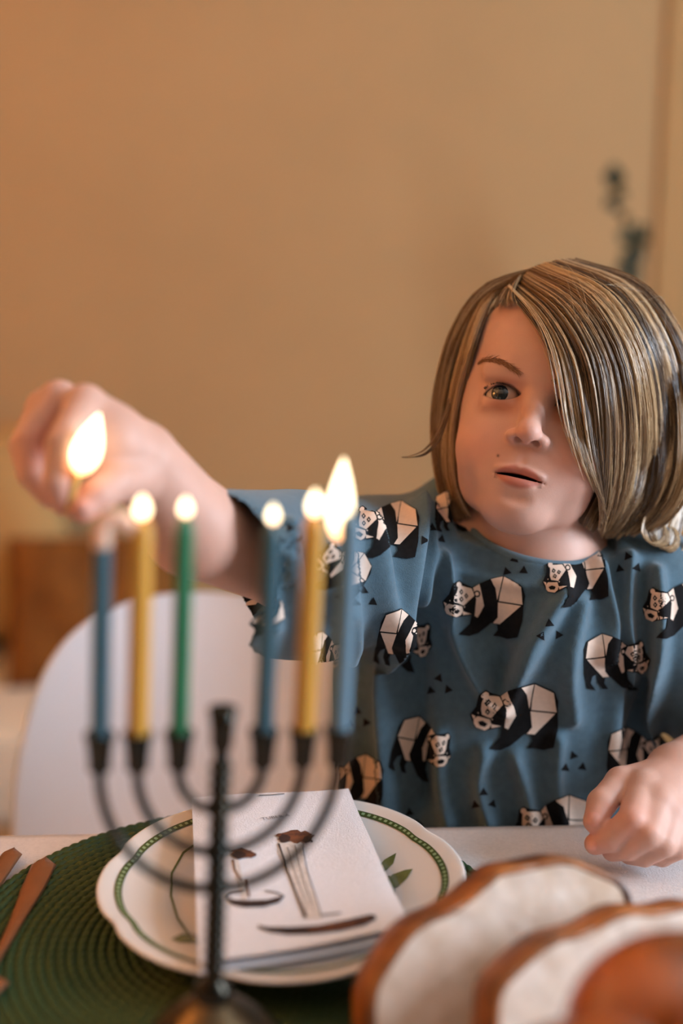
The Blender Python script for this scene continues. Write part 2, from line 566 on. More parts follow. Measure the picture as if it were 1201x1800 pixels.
# ------------------------------------------------------------------ white shell chair
m_shell = mat('white_shell_plastic', (232, 231, 238), rough=0.42, spec=0.4, vary=0.01)
m_rod = mat('black_rod', (30, 30, 30), rough=0.4, metal=0.8)
cc = P(318, 1300, 1.10)
chair = tag(empty('shell_chair', (cc[0], 1.10, 0), (0, 0, math.radians(-4))), 'white moulded shell chair with wooden legs standing beside the child', 'chair')
rows = [(-0.36, 0.405, 0.11), (-0.345, 0.43, 0.145), (-0.28, 0.437, 0.160), (-0.18, 0.425, 0.165), (-0.08, 0.432, 0.170), (-0.02, 0.47, 0.178), (0.012, 0.54, 0.186),
        (0.04, 0.62, 0.184), (0.062, 0.69, 0.170), (0.072, 0.725, 0.157), (0.080, 0.752, 0.138), (0.086, 0.772, 0.110), (0.090, 0.785, 0.070), (0.091, 0.790, 0.02)]
vs, fs = [], []
NS = 16
for i, (y, z, w) in enumerate(rows):
    t = i / (len(rows) - 1)
    bk = min(1, max(0, (t - 0.3) / 0.25))
    for j in range(NS + 1):
        s_ = j / NS * 2 - 1
        e = (w * s_) ** 2 / 0.2 ** 2
        vs.append((w * s_, y - 0.065 * bk * e, z + 0.035 * (1 - bk) * e))
for i in range(len(rows) - 1):
    for j in range(NS):
        a = i * (NS + 1) + j
        fs.append((a, a + 1, a + NS + 2, a + NS + 1))
sh = obj('shell', vs, fs, m_shell, chair)
md = sh.modifiers.new('sub', 'SUBSURF'); md.levels = md.render_levels = 2
md = sh.modifiers.new('thickness', 'SOLIDIFY'); md.thickness = 0.007; md.offset = -1
for sx in (-1, 1):
    for fy, top in ((-0.42, -0.27), (0.04, -0.06)):
        b = MB(); b.tube([(sx * 0.15, fy, 0.0), (sx * 0.10, top, 0.42)], [0.011, 0.016], 12); b.build('leg', m_leg, chair)
b = MB()
for sx in (-1, 1): b.tube([(sx * 0.125, -0.345, 0.21), (sx * -0.11, -0.03, 0.34)], 0.004, 8)
b.tube([(-0.10, -0.26, 0.40), (0.10, -0.26, 0.40)], 0.005, 8); b.tube([(-0.10, -0.07, 0.40), (0.10, -0.07, 0.40)], 0.005, 8)
b.build('brace', m_rod, chair)

# ------------------------------------------------------------------ table and cloth
e0, e1 = T(0, 1474), T(800, 1459)
ea = math.atan2(e1[1] - e0[1], e1[0] - e0[0])
EDGE = lambda x: e0[1] + (x - e0[0]) * math.tan(ea)
tw, td = 1.7, 0.80
tcx, tcy = 0.1, EDGE(0.1) - td / 2
m_cloth = mat('grey_linen', (214, 207, 206), rough=0.95, spec=0.15, vary=0.05, scale=420, bump=0.22, bscale=700)
table = tag(empty('dining_table', (tcx, tcy, 0), (0, 0, ea)), 'wooden dining table under the pale linen tablecloth', 'table')
b = MB(); b.box((0, 0, TZ - 0.022), (tw / 2 - 0.004, td / 2 - 0.004, 0.019), bev=0.004); b.build('table_top', m_leg, table)
for sx in (-1, 1):
    for sy in (-1, 1):
        b = MB(); b.tube([(sx * 0.78, sy * 0.32, 0), (sx * 0.76, sy * 0.31, TZ - 0.041)], [0.02, 0.03], 14); b.build('leg', m_leg, table)
# cloth: a top sheet whose hem falls in soft folds on every side
vs, fs = [], []
nx, ny = 170, 90
def sheet(u, v):
    hx, hy, dr = tw / 2, td / 2, 0.22
    X, Y = u * (hx + dr), v * (hy + dr)
    ox, oy = max(0, abs(X) - hx), max(0, abs(Y) - hy)
    o = max(ox, oy)
    z = TZ
    fold = 0.006 * math.sin(38 * (X if oy > ox else Y)) * min(1, o / 0.1)
    x, y = max(-hx, min(hx, X)), max(-hy, min(hy, Y))
    if o > 0:
        z -= o
        bulge = 0.004 + fold
        if ox >= oy: x += math.copysign(bulge, X)
        if oy >= ox: y += math.copysign(bulge, Y)
    if oy > 0 and v > 0: y = max(y, hy + 0.003); y = min(y, hy + 0.006)
    return (x, y, z)
us = np.unique(np.concatenate([np.linspace(-1, 1, nx), [-tw / 2 / (tw / 2 + 0.22), tw / 2 / (tw / 2 + 0.22)]]))
vv = np.unique(np.concatenate([np.linspace(-1, 1, ny), [-td / 2 / (td / 2 + 0.22), td / 2 / (td / 2 + 0.22)]]))
for u in us:
    for v in vv: vs.append(sheet(u, v))
m_ = len(vv)
for i in range(len(us) - 1):
    for j in range(m_ - 1):
        a = i * m_ + j
        fs.append((a, a + m_, a + m_ + 1, a + 1))
cl = obj('tablecloth', vs, fs, m_cloth)
cl.location = (tcx, tcy, 0); cl.rotation_euler = (0, 0, ea)
tag(cl, 'pale grey linen tablecloth covering the dining table', 'tablecloth')

# ------------------------------------------------------------------ placemat: concentric braided rings
m_mat = mat('green_braid', (22, 62, 38), rough=0.6, spec=0.4, rgb2=(58, 72, 26), scale=9, bump=0.3, bscale=500)
MC = np.array((-0.063, 0.632)); MR = 0.171
pm = tag(empty('placemat', (MC[0], MC[1], TZ)), 'round dark green braided placemat under the plate', 'placemat')
NR = 29
for i in range(NR):
    r = 0.0035 + i * (MR - 0.0035) / (NR - 1)
    st = max(8, int(2 * math.pi * r / 0.0075))
    seg = st * 5
    prof = 7
    vs, fs = [], []
    for k in range(seg):
        a = 2 * math.pi * k / seg
        ph = (k / 5 + i * 0.5) % 1
        lift = abs(math.sin(math.pi * ph))
        for q in range(prof):
            w = 2 * math.pi * q / prof
            ang = a + 0.0016 / max(r, 0.01) * math.cos(w) * 1.2     # stitches lie aslant
            rr = r + (0.0033) * math.cos(w)
            vs.append((rr * math.cos(ang), rr * math.sin(ang), 0.0026 + (0.0012 + 0.0013 * lift) * math.sin(w)))
    for k in range(seg):
        for q in range(prof):
            fs.append((k * prof + q, ((k + 1) % seg) * prof + q, ((k + 1) % seg) * prof + (q + 1) % prof, k * prof + (q + 1) % prof))
    obj('braid_ring', vs, fs, m_mat, pm)
MZ = TZ + 0.0052

# ------------------------------------------------------------------ decals: flat print laid on a surface it is cast onto
def bvh_of(o):
    dg = bpy.context.evaluated_depsgraph_get()
    ev = o.evaluated_get(dg)
    me = ev.to_mesh()
    M = o.matrix_world
    t = BVHTree.FromPolygons([M @ v.co for v in me.vertices], [tuple(p.vertices) for p in me.polygons])
    ev.to_mesh_clear()
    return t

def prep(poly, step):
    bm = bmesh.new()
    vs = [bm.verts.new((x, y, 0)) for x, y in poly]
    bm.faces.new(vs)
    bmesh.ops.triangulate(bm, faces=bm.faces[:])
    for _ in range(6):
        L = [e for e in bm.edges if e.calc_length() > step]
        if not L: break
        bmesh.ops.subdivide_edges(bm, edges=L, cuts=1)
        bmesh.ops.triangulate(bm, faces=[f for f in bm.faces if len(f.verts) > 3])
    bm.verts.index_update()
    v = [(q.co.x, q.co.y) for q in bm.verts]
    f = [tuple(q.index for q in g.verts) for g in bm.faces]
    bm.free()
    return v, f

def decal(name, layers, bvh, mats, parent, step=9, jump=0.012):
    """layers = [(polygon in photograph pixels, material index, lift in metres)]"""
    mb = MB()
    for poly, mi, lift in layers:
        try: v, f = prep(poly, step)
        except ValueError: continue
        pts = []
        for (x, y) in v:
            r = ray(x, y); n = np.linalg.norm(r)
            h = bvh.ray_cast(Vector(CAM), Vector(r / n))
            if h[0] is None: pts.append(None); continue
            nn = np.array(h[1]); nn = nn if nn @ r < 0 else -nn
            pts.append(np.array(h[0]) + nn * lift)
        ok = []
        for g in f:
            if any(pts[i] is None for i in g): continue
            if max(np.linalg.norm(pts[g[a]] - pts[g[(a + 1) % 3]]) for a in range(3)) > jump: continue
            n = np.cross(pts[g[1]] - pts[g[0]], pts[g[2]] - pts[g[0]])
            ok.append(g if n @ (pts[g[0]] - CAM) < 0 else g[::-1])
        used = sorted({i for g in ok for i in g})
        mp = {i: k for k, i in enumerate(used)}
        mb.add([pts[i] for i in used], [tuple(mp[i] for i in g) for g in ok], mi)
    if not mb.f: return None
    # a print broken by a fold or a seam becomes one object for each piece: grow pieces by nearness
    VA = np.array(mb.v)
    cen = np.array([VA[list(f)].mean(0) for f in mb.f])
    kd = KDTree(len(cen))
    for n_, c_ in enumerate(cen): kd.insert(Vector(c_), n_)
    kd.balance()
    left = np.ones(len(cen), bool); pieces = []
    while left.any():
        grp = np.zeros(len(cen), bool); front_ = [int(np.argmax(left))]; grp[front_[0]] = True; left[front_[0]] = False
        while front_:
            for _co, k, _d in kd.find_range(Vector(cen[front_.pop()]), 0.0045):
                if left[k]: grp[k] = True; left[k] = False; front_.append(k)
        pieces.append(np.nonzero(grp)[0])
    pieces.sort(key=len)
    o = None
    for k in pieces:
        if len(k) < 12 and len(pieces) > 1 and len(cen) > 200: continue
        m2 = MB()
        used = sorted({i for f in k for i in mb.f[f]}); mp = {i: n for n, i in enumerate(used)}
        m2.v = [tuple(VA[i]) for i in used]; m2.f = [tuple(mp[i] for i in mb.f[f]) for f in k]; m2.m = [mb.m[f] for f in k]
        o = m2.build(name, mats, None)
        if parent is not None:
            o.parent = parent
            o.matrix_parent_inverse = parent.matrix_world.inverted()
    return o

def stroke(pts, w):
    """polyline -> outline polygon (pixels); w may taper"""
    pts = np.array(pts, float)
    ws = np.array(w if hasattr(w, '__len__') else [w] * len(pts), float) / 2
    t = np.gradient(pts, axis=0); t /= np.linalg.norm(t, axis=1, keepdims=True) + 1e-9
    n = np.stack([-t[:, 1], t[:, 0]], 1)
    return [tuple(p) for p in np.vstack([pts + n * ws[:, None], (pts - n * ws[:, None])[::-1]])]

# ------------------------------------------------------------------ plate
m_plate = mat('cream_glaze', (228, 220, 214), rough=0.18, spec=0.5, vary=0.02, scale=8, coat=0.3)
m_band = mat('green_glaze', (70, 82, 42), rough=0.25, vary=0.15, scale=60)
m_bead = mat('pale_green_glaze', (146, 168, 124), rough=0.25, vary=0.1, scale=60)
m_leafg = mat('leaf_glaze', (78, 90, 42), rough=0.25, rgb2=(122, 126, 72), scale=90)
PZ = MZ
RIM = 0.024
pf, pn = T(495, 1393, PZ + RIM), T(495, 1727, PZ + RIM)
pc = (pf + pn) / 2; PR = (pf[1] - pn[1]) / 2
pcx = (T(168, 1562, PZ + RIM)[0] + T(822, 1562, PZ + RIM)[0]) / 2
PRx = (T(822, 1562, PZ + RIM)[0] - T(168, 1562, PZ + RIM)[0]) / 2
PR = (PR + PRx) / 2
plate = tag(empty('dinner_plate', (pcx, pc[1], PZ)), 'cream plate with scalloped rim and green chain border on placemat', 'plate')
prof = [(0.0, 0.0040), (0.30, 0.0042), (0.52, 0.0046), (0.58, 0.0062), (0.63, 0.0105), (0.68, 0.0135), (0.80, 0.0175), (0.90, 0.0210), (0.97, 0.0236), (0.995, 0.0240),
        (1.0, 0.0226), (0.985, 0.0205), (0.90, 0.0170), (0.78, 0.0130), (0.66, 0.0085), (0.60, 0.0030), (0.58, 0.0), (0.54, 0.0), (0.52, 0.0018), (0.0, 0.0018)]
def scal(a):
    q = ((a - math.radians(31) + math.pi / 8) % (math.pi / 4)) - math.pi / 8
    return 1 - 0.020 * math.exp(-(q / 0.085) ** 2) + 0.006 * math.cos(8 * (a - math.radians(31)) + math.pi)
def plate_r(f, a):
    w = min(1, max(0, (f - 0.66) / 0.3)) ** 1.5
    return f * PR * (1 + (scal(a) - 1) * w)
NP = 192
vs, fs = [], []
for (f, z) in prof:
    for k in range(NP):
        a = 2 * math.pi * k / NP
        r = plate_r(f, a)
        vs.append((r * math.cos(a), r * math.sin(a), z))
for i in range(len(prof) - 1):
    for k in range(NP):
        fs.append((i * NP + k, i * NP + (k + 1) % NP, (i + 1) * NP + (k + 1) % NP, (i + 1) * NP + k))
po = obj('dish', vs, fs, m_plate, plate)
md = po.modifiers.new('sub', 'SUBSURF'); md.levels = md.render_levels = 1
def pz(f): return float(np.interp(f, [p[0] for p in prof[:10]], [p[1] for p in prof[:10]]))
def ring_strip(name, f0, f1, m, lift, seg=384, dash=None):
    mb = MB()
    for k in range(seg):
        if dash and not dash(k): continue
        a0, a1 = 2 * math.pi * k / seg, 2 * math.pi * (k + 1) / seg
        q = []
        for a, f in ((a0, f0), (a1, f0), (a1, f1), (a0, f1)):
            r = plate_r(f, a)
            q.append((r * math.cos(a), r * math.sin(a), pz(f) + lift))
        mb.add(q, [(0, 1, 2, 3)])
    return mb.build(name, m, plate)
ring_strip('chain_border', 0.865, 0.905, m_band, 0.0004)
ring_strip('chain_beads', 0.876, 0.894, m_bead, 0.0006, seg=540, dash=lambda k: k % 4 < 2)
bpy.context.view_layer.update()
bt = bvh_of(po)
sp = [(stroke([(352, 1478), (322, 1500), (302, 1535), (300, 1575), (312, 1615), (335, 1648), (352, 1662)], 4), 0, 0.0004),
      ([(300, 1652), (318, 1643), (340, 1642), (352, 1650), (335, 1658), (316, 1658)], 0, 0.0004),
      (stroke([(700, 1620), (697, 1590), (692, 1560), (684, 1540)], 4), 0, 0.0004),
      ([(676, 1552), (690, 1538), (712, 1530), (726, 1528), (716, 1545), (700, 1560), (684, 1564)], 0, 0.0004),
      ([(662, 1528), (676, 1512), (697, 1500), (692, 1518), (678, 1532), (664, 1536)], 0, 0.0004)]
decal('stem_motif', sp[0:1], bt, [m_leafg], plate); decal('leaf_motif', sp[1:2], bt, [m_leafg], plate)
decal('stem_motif', sp[2:3], bt, [m_leafg], plate); decal('leaf_motif', sp[3:4], bt, [m_leafg], plate); decal('leaf_motif', sp[4:5], bt, [m_leafg], plate)

# ------------------------------------------------------------------ folded napkin with botanical print
m_nap = mat('white_linen', (230, 228, 233), rough=0.9, spec=0.15, sheen=0.1, vary=0.025, scale=300, bump=0.35, bscale=900)
m_ink = mat('brown_ink', (78, 44, 28), rough=0.9, rgb2=(120, 70, 40), scale=250)
m_ink2 = mat('dark_ink', (52, 32, 26), rough=0.9, vary=0.2, scale=200)
m_pale = mat('grey_ink', (200, 190, 182), rough=0.9, rgb2=(222, 212, 206), scale=260)
m_txt = mat('text_ink', (120, 116, 116), rough=0.9, vary=0.1)
nap = tag(empty('napkin', (pcx, pc[1], PZ)), 'folded white linen napkin printed with brown mushrooms on plate', 'napkin')
NZ = PZ + RIM + 0.0035
cor = [T(337, 1404, NZ + 0.004), T(613, 1385, NZ + 0.004), T(722, 1637, NZ), T(350, 1702, NZ)]
off = np.array((pcx, pc[1], PZ))
def napsheet(z0, th, grow, nu=36, nv=56):
    vs, fs = [], []
    for s in (1, 0):
        for i in range(nu + 1):
            for j in range(nv + 1):
                u, v = i / nu, j / nv * (1 + grow)
                p = (cor[0] * (1 - u) + cor[1] * u) * (1 - v) + (cor[3] * (1 - u) + cor[2] * u) * v
                sag = -0.0035 * math.sin(math.pi * min(1, v)) * math.sin(math.pi * min(1, max(0, 0.15 + 0.7 * u)))
                wav = 0.0010 * math.sin(5.2 * u + 2 * v) + 0.0006 * math.sin(11 * v - 3 * u)
                edge = 0.5 * th * (1 - (max(abs(2 * u - 1), abs(2 * min(v, 1) - 1))) ** 8)
                q = p - off + np.array((0, 0, z0 + sag + wav + (edge if s else -edge) + (0.0022 * v * v if z0 >= 0 else 0)))
                vs.append(q)
    N = (nu + 1) * (nv + 1)
    for s in (0, 1):
        for i in range(nu):
            for j in range(nv):
                a = s * N + i * (nv + 1) + j
                q = (a, a + nv + 1, a + nv + 2, a + 1)
                fs.append(q[::-1] if s == 0 else q)
    ring = [(i, 0) for i in range(nu)] + [(nu, j) for j in range(nv)] + [(i, nv) for i in range(nu, 0, -1)] + [(0, j) for j in range(nv, 0, -1)]
    for k in range(len(ring)):
        a = ring[k][0] * (nv + 1) + ring[k][1]; c_ = ring[(k + 1) % len(ring)]; c2 = c_[0] * (nv + 1) + c_[1]
        fs.append((a, c2, N + c2, N + a))
    return vs, fs
v_, f_ = napsheet(0.0006, 0.0022, 0.0)
nt_ = obj('upper_fold', v_, f_, m_nap, nap)
v_, f_ = napsheet(-0.0030, 0.0022, 0.008)
obj('lower_fold', v_, f_, m_nap, nap)
bpy.context.view_layer.update()
bn = bvh_of(nt_)
lay = []
def blot(cx, cy, rx, ry, n=26, rag=0.16, seed=1):
    rr = random.Random(seed)
    return [(cx + rx * math.cos(2 * math.pi * k / n) * (1 + rr.uniform(-rag, rag)), cy + ry * math.sin(2 * math.pi * k / n) * (1 + rr.uniform(-rag, rag))) for k in range(n)]
# tall mushroom
lay += [([(490, 1480), (512, 1478), (530, 1482), (536, 1520), (548, 1560), (562, 1600), (567, 1614), (536, 1616), (520, 1570), (504, 1530), (489, 1500)], 2, 0.0004),
        (stroke([(490, 1484), (505, 1530), (520, 1570), (538, 1614)], [3, 3, 3, 6]), 1, 0.0006),
        (stroke([(532, 1484), (540, 1530), (556, 1580), (566, 1614)], 1.6), 3, 0.0006),
        (stroke([(505, 1490), (520, 1540), (542, 1600)], 1.2), 3, 0.0006), (stroke([(518, 1486), (530, 1535), (552, 1604)], 1.2), 3, 0.0006),
        (blot(520, 1472, 31, 10, 34, 0.22, 3), 0, 0.0006), (blot(500, 1476, 12, 7, 16, 0.3, 8), 1, 0.0007), (blot(540, 1478, 9, 6, 14, 0.3, 9), 1, 0.0007),
        (stroke([(545, 1476), (550, 1482)], 3), 1, 0.0006),
        # its boat-shaped base
        ([(452, 1627), (470, 1631), (510, 1631), (560, 1628), (610, 1618), (650, 1609), (660, 1610), (661, 1618), (640, 1628), (600, 1637), (550, 1643), (510, 1644), (475, 1640), (458, 1634)], 1, 0.0006),
        ([(540, 1634), (600, 1624), (648, 1613), (652, 1617), (610, 1630), (550, 1640)], 0, 0.0007),
        (stroke([(566, 1610), (600, 1606)], 2), 1, 0.0006),
        # small mushroom
        (blot(428, 1502, 21, 8, 26, 0.25, 5), 0, 0.0006), (blot(420, 1505, 11, 6, 14, 0.3, 6), 1, 0.0007),
        ([(410, 1512), (420, 1514), (426, 1545), (436, 1580), (428, 1584), (416, 1545)], 2, 0.0004),
        (stroke([(410, 1512), (413, 1530), (424, 1548)], 2.5), 0, 0.0006), (stroke([(432, 1545), (438, 1578)], 4), 0, 0.0006),
        ([(398, 1578), (412, 1583), (440, 1584), (470, 1583), (490, 1578), (500, 1577), (490, 1588), (465, 1595), (430, 1596), (408, 1591)], 1, 0.0006),
        (stroke([(398, 1579), (406, 1572), (430, 1568)], 2), 1, 0.0006), (stroke([(466, 1567), (488, 1571), (500, 1577)], 2), 1, 0.0006),
        (stroke([(338, 1452), (345, 1600), (352, 1690)], 1), 2, 0.0004)]
decal('mushroom_print', lay[:12], bn, [m_ink, m_ink2, m_pale, m_txt], nap, step=10)
decal('mushroom_print', lay[12:-1], bn, [m_ink, m_ink2, m_pale, m_txt], nap, step=10)
decal('print_line', [(stroke([(455, 1399), (478, 1398), (500, 1396)], 1.5), 3, 0.0005)], bn, [m_ink, m_ink2, m_pale, m_txt], nap, step=10)
# one line of tiny capitals
tx = bpy.data.curves.new('caption', 'FONT'); tx.body = 'TUBER A'; tx.size = 0.0052
tob = bpy.data.objects.new('caption_curve', tx); C.objects.link(tob)
bpy.context.view_layer.update()
tme = bpy.data.meshes.new_from_object(tob.evaluated_get(bpy.context.evaluated_depsgraph_get()))
bpy.data.objects.remove(tob)
tob = bpy.data.objects.new('caption', tme); C.objects.link(tob); tme.materials.clear(); tme.materials.append(m_txt)
tob['kind'] = 'stuff'
a_, b_ = T(461, 1444, NZ), T(512, 1437, NZ)
h_ = bn.ray_cast(Vector(CAM), Vector(ray(461, 1444)).normalized())[0]
h2 = bn.ray_cast(Vector(CAM), Vector(ray(512, 1437)).normalized())[0]
dirv = (h2 - h_).normalized(); nrm = Vector((0, 0, 1)); nrm = (nrm - dirv * nrm.dot(dirv)).normalized(); upv = nrm.cross(dirv)
M = Matrix((dirv, upv, nrm)).transposed().to_4x4(); M.translation = h_ + Vector((0, 0, 0.0012))
tob.parent = nap
tob.matrix_parent_inverse = nap.matrix_world.inverted()
tob.matrix_basis = M

# ------------------------------------------------------------------ cutlery
m_cop = mat('matt_copper', (164, 114, 82), rough=0.42, metal=0.75, vary=0.06, scale=40)
def utensil(name, px, widths, label, cat, head):
    """flat tapering handle along pixel points on the mat, then its head off to the left"""
    root = empty(name, T(*px[0], MZ))
    o3 = T(*px[0], MZ)
    pts = resample(np.array([T(x, y, MZ) for x, y in px]), 26)
    w = np.interp(np.linspace(0, 1, 26), np.linspace(0, 1, len(widths)), widths)
    s = np.arange(26) / 25
    w = w * np.clip(1 - (1 - np.clip(s / 0.045, 0, 1)) ** 2, 0.0, 1) ** 0.5 + 1e-4
    t = np.gradient(pts, axis=0); t /= np.linalg.norm(t, axis=1, keepdims=True)
    n = np.cross(t, (0, 0, 1.0))
    vs, fs = [], []
    for i in range(26):
        for q, zz in ((-1, 0.0006), (-0.75, 0.0022), (0, 0.0030), (0.75, 0.0022), (1, 0.0006), (0, 0.0)):
            vs.append(pts[i] + n[i] * w[i] * q + (0, 0, zz) - o3)
    for i in range(25):
        for q in range(6): fs.append((i * 6 + q, i * 6 + (q + 1) % 6, (i + 1) * 6 + (q + 1) % 6, (i + 1) * 6 + q))
    fs += [tuple(range(6))[::-1], tuple(25 * 6 + k for k in range(6))]
    obj('handle', vs, fs, m_cop, root)
    d = t[-1]; s_ = n[-1]; e = pts[-1] - o3
    mb = MB()
    if head == 'fork':
        mb.tube([e, e + d * 0.012], [0.003, 0.008], 10, flat=0.3)
        for q in (-1.5, -0.5, 0.5, 1.5):
            mb.tube([e + d * 0.01 + s_ * q * 0.005, e + d * 0.06 + s_ * q * 0.005 + np.array((0, 0, 0.003))], [0.0017, 0.0009], 6)
        mb.build('tines', m_cop, root)
    elif head == 'knife':
        L = []
        for k in range(9):
            f = k / 8
            wd = 0.008 * (1 - f ** 4)
            L += [e + d * 0.10 * f + s_ * wd + (0, 0, 0.001), e + d * 0.10 * f - s_ * 0.006 * (1 - f ** 6) + (0, 0, 0.001), e + d * 0.10 * f - s_ * 0.006 * (1 - f ** 6) + (0, 0, 0.0024)]
        F = []
        for k in range(8):
            for q in range(3): F.append((k * 3 + q, k * 3 + (q + 1) % 3, k * 3 + 3 + (q + 1) % 3, k * 3 + 3 + q))
        mb.add(L, F); mb.build('blade', m_cop, root)
    else:
        vs, fs = [], []
        for i in range(9):
            for k in range(20):
                a = 2 * math.pi * k / 20; r = i / 8
                vs.append(e + d * (0.026 + 0.028 * r * math.cos(a)) + s_ * 0.018 * r * math.sin(a) + np.array((0, 0, 0.001 + 0.006 * r * r)))
        for i in range(8):
            for k in range(20): fs.append((i * 20 + k, i * 20 + (k + 1) % 20, (i + 1) * 20 + (k + 1) % 20, (i + 1) * 20 + k))
        bo = obj('bowl', vs, fs, m_cop, root); q = bo.modifiers.new('thickness', 'SOLIDIFY'); q.thickness = 0.001
    return tag(root, label, cat, 'copper cutlery beside the plate')
k_ = 0.36e-3
utensil('fork', [(82, 1512), (55, 1570), (25, 1630), (-8, 1692), (-50, 1762), (-95, 1835)], [24 * k_, 22 * k_, 13 * k_, 8 * k_, 8 * k_, 9 * k_],
        'copper utensil with a rounded handle end on the placemat nearest the plate', 'cutlery', 'fork')
utensil('knife', [(26, 1496), (2, 1530), (-28, 1578), (-62, 1632), (-100, 1690)], [20 * k_, 20 * k_, 16 * k_, 12 * k_, 12 * k_],
        'copper utensil lying outermost at the edge of the placemat', 'cutlery', 'knife')
utensil('spoon', [(-2, 1722), (-30, 1752), (-60, 1785), (-90, 1820)], [24 * k_, 22 * k_, 14 * k_, 8 * k_],
        'copper utensil end just showing at the lower left edge', 'cutlery', 'spoon')

# ------------------------------------------------------------------ menorah
m_iron = mat('black_pewter', (40, 42, 38), rough=0.2, metal=0.85, rgb2=(58, 52, 42), scale=60, bump=0.25, bscale=90)
MY = 0.505
sd = 0.547 / FPX                                   # metres per pixel there
mb0 = np.array((QY(370, 1760, MY)[0], MY, MZ))     # foot of the menorah
stem_lo = QY(374, 1760, MY); stem_hi = QY(392, 1245, MY)
w_ax = stem_hi - stem_lo; w_ax /= np.linalg.norm(w_ax)
yaw = math.radians(11)
u_ax = np.array((math.cos(yaw), math.sin(yaw), 0)); u_ax -= w_ax * (u_ax @ w_ax); u_ax /= np.linalg.norm(u_ax)
n_ax = np.cross(u_ax, w_ax)                        # away from / toward the camera
def solve(p0, ax, ty, t=0.1):
    for _ in range(20):
        _, y_, d_ = project(p0 + ax * t); t += (y_ - ty) * d_ / FPX
    return t
CC = stem_lo + w_ax * solve(stem_lo, w_ax, 1350)
men = tag(empty('menorah', mb0), 'dark metal seven-branched menorah on the placemat in front of plate', 'menorah')
LR = np.stack([u_ax, -n_ax, w_ax], 1)              # local frame of things standing on the branches
foot = stem_lo + w_ax * (-(stem_lo[2] - MZ)) - mb0
foot = np.array((0, 0, 0.0))
hb = stem_lo[2] - MZ
b = MB()
b.lathe([(0.046, 0), (0.047, 0.004), (0.043, 0.008), (0.036, 0.016), (0.029, 0.026), (0.020, 0.034), (0.012, 0.040), (0.008, 0.044)], 48)
b.build('base', mat('antique_bronze', (104, 84, 58), rough=0.3, metal=0.85, rgb2=(64, 56, 46), scale=40, bump=0.2, bscale=60), men)
b = MB()
H = (stem_hi - stem_lo) @ w_ax
prof_ = [(0.0075, -0.004), (0.0085, 0.001), (0.0095, 0.005), (0.0085, 0.009), (0.0055, 0.012)]
z = 0.016
k = 0
while z < H - 0.030:
    prof_ += [(0.0036, z), (0.0050, z + 0.0014), (0.0057, z + 0.0029), (0.0050, z + 0.0044)]
    z += 0.0058; k += 1
prof_ += [(0.0042, H - 0.028), (0.0034, H - 0.022), (0.0052, H - 0.018), (0.0056, H - 0.008), (0.0070, H), (0.0052, H + 0.0002), (0.0048, H - 0.006)]
b.lathe(prof_, 24, stem_lo - mb0, R=LR)
b.build('stem', m_iron, men)
BR = [212, 147, 75]
cups = {}
for i, R_ in enumerate(BR):
    r = R_ * project(CC)[2] / FPX * 0.985
    rv = -solve(CC, w_ax, (1562, 1497, 1424)[i], -0.05)
    pts = [CC - mb0 + u_ax * r * math.cos(a) - w_ax * rv * math.sin(a) for a in np.linspace(0, math.pi, 40)]
    pts = [pts[0] + w_ax * 0.006] + pts + [pts[-1] + w_ax * 0.006]
    b = MB(); b.tube(pts, 0.0026, 12); b.build('branch', m_iron, men)
    for s in (-1, 1):
        base_ = CC - mb0 + u_ax * r * s
        b = MB()
        b.lathe([(0.0030, -0.001), (0.0054, 0.001), (0.0052, 0.004), (0.0055, 0.008), (0.0062, 0.014), (0.0072, 0.0176), (0.0070, 0.0188), (0.0052, 0.0188), (0.0050, 0.010)], 24, base_, R=LR)
        b.build('candle_cup', m_iron, men)
        cups[(s, i)] = base_ + mb0 + w_ax * 0.011

# ------------------------------------------------------------------ candles and flames
def flame_mat(name, strength):
    m = bpy.data.materials.new(name); m.use_nodes = True
    nt = m.node_tree; nt.nodes.clear()
    out = nt.nodes.new('ShaderNodeOutputMaterial'); em = nt.nodes.new('ShaderNodeEmission')
    tc = nt.nodes.new('ShaderNodeTexCoord'); sep = nt.nodes.new('ShaderNodeSeparateXYZ'); rp = nt.nodes.new('ShaderNodeValToRGB')
    nt.links.new(tc.outputs['Generated'], sep.inputs[0]); nt.links.new(sep.outputs['Z'], rp.inputs['Fac'])
    rp.color_ramp.elements[0].position = 0.0; rp.color_ramp.elements[0].color = (1.0, 0.42, 0.14, 1)
    rp.color_ramp.elements[1].position = 0.30; rp.color_ramp.elements[1].color = (1.0, 0.80, 0.50, 1)
    nt.links.new(rp.outputs['Color'], em.inputs['Color']); em.inputs['Strength'].default_value = strength
    nt.links.new(em.outputs[0], out.inputs[0])
    return m
m_flame = flame_mat('candle_flame', 6.0)
m_flame2 = flame_mat('big_flame', 5.0)
def flame(name, base, axis_, L, W, parent, pm_, m=m_flame):
    """teardrop; base point, direction, length, half width (world)"""
    ax = np.array(axis_, float); ax /= np.linalg.norm(ax)
    a = np.cross(ax, (0, 1.0, 0)); a /= np.linalg.norm(a); c = np.cross(ax, a)
    R = np.stack([a, c, ax], 1)
    pr = [(max(1e-5, W * (math.sin(math.pi * t ** 0.75) ** 0.85) * (1 - 0.15 * t)), L * t) for t in np.linspace(0, 1, 22)]
    b = MB(); b.lathe(pr, 20, (0, 0, 0))
    o = b.build(name, m, parent)
    o.parent = parent
    M = Matrix(np.array(R).tolist()).to_4x4(); M.translation = Vector(np.array(base, float) - pm_)
    o.matrix_basis = M
    return o
m_blue = mat('blue_wax', (54, 92, 106), rough=0.4, sss=0.25, sssr=(0.5, 0.6, 0.7), vary=0.05, scale=30)
m_blue2 = mat('light_blue_wax', (104, 134, 152), rough=0.4, sss=0.25, sssr=(0.5, 0.6, 0.7), vary=0.05, scale=30)
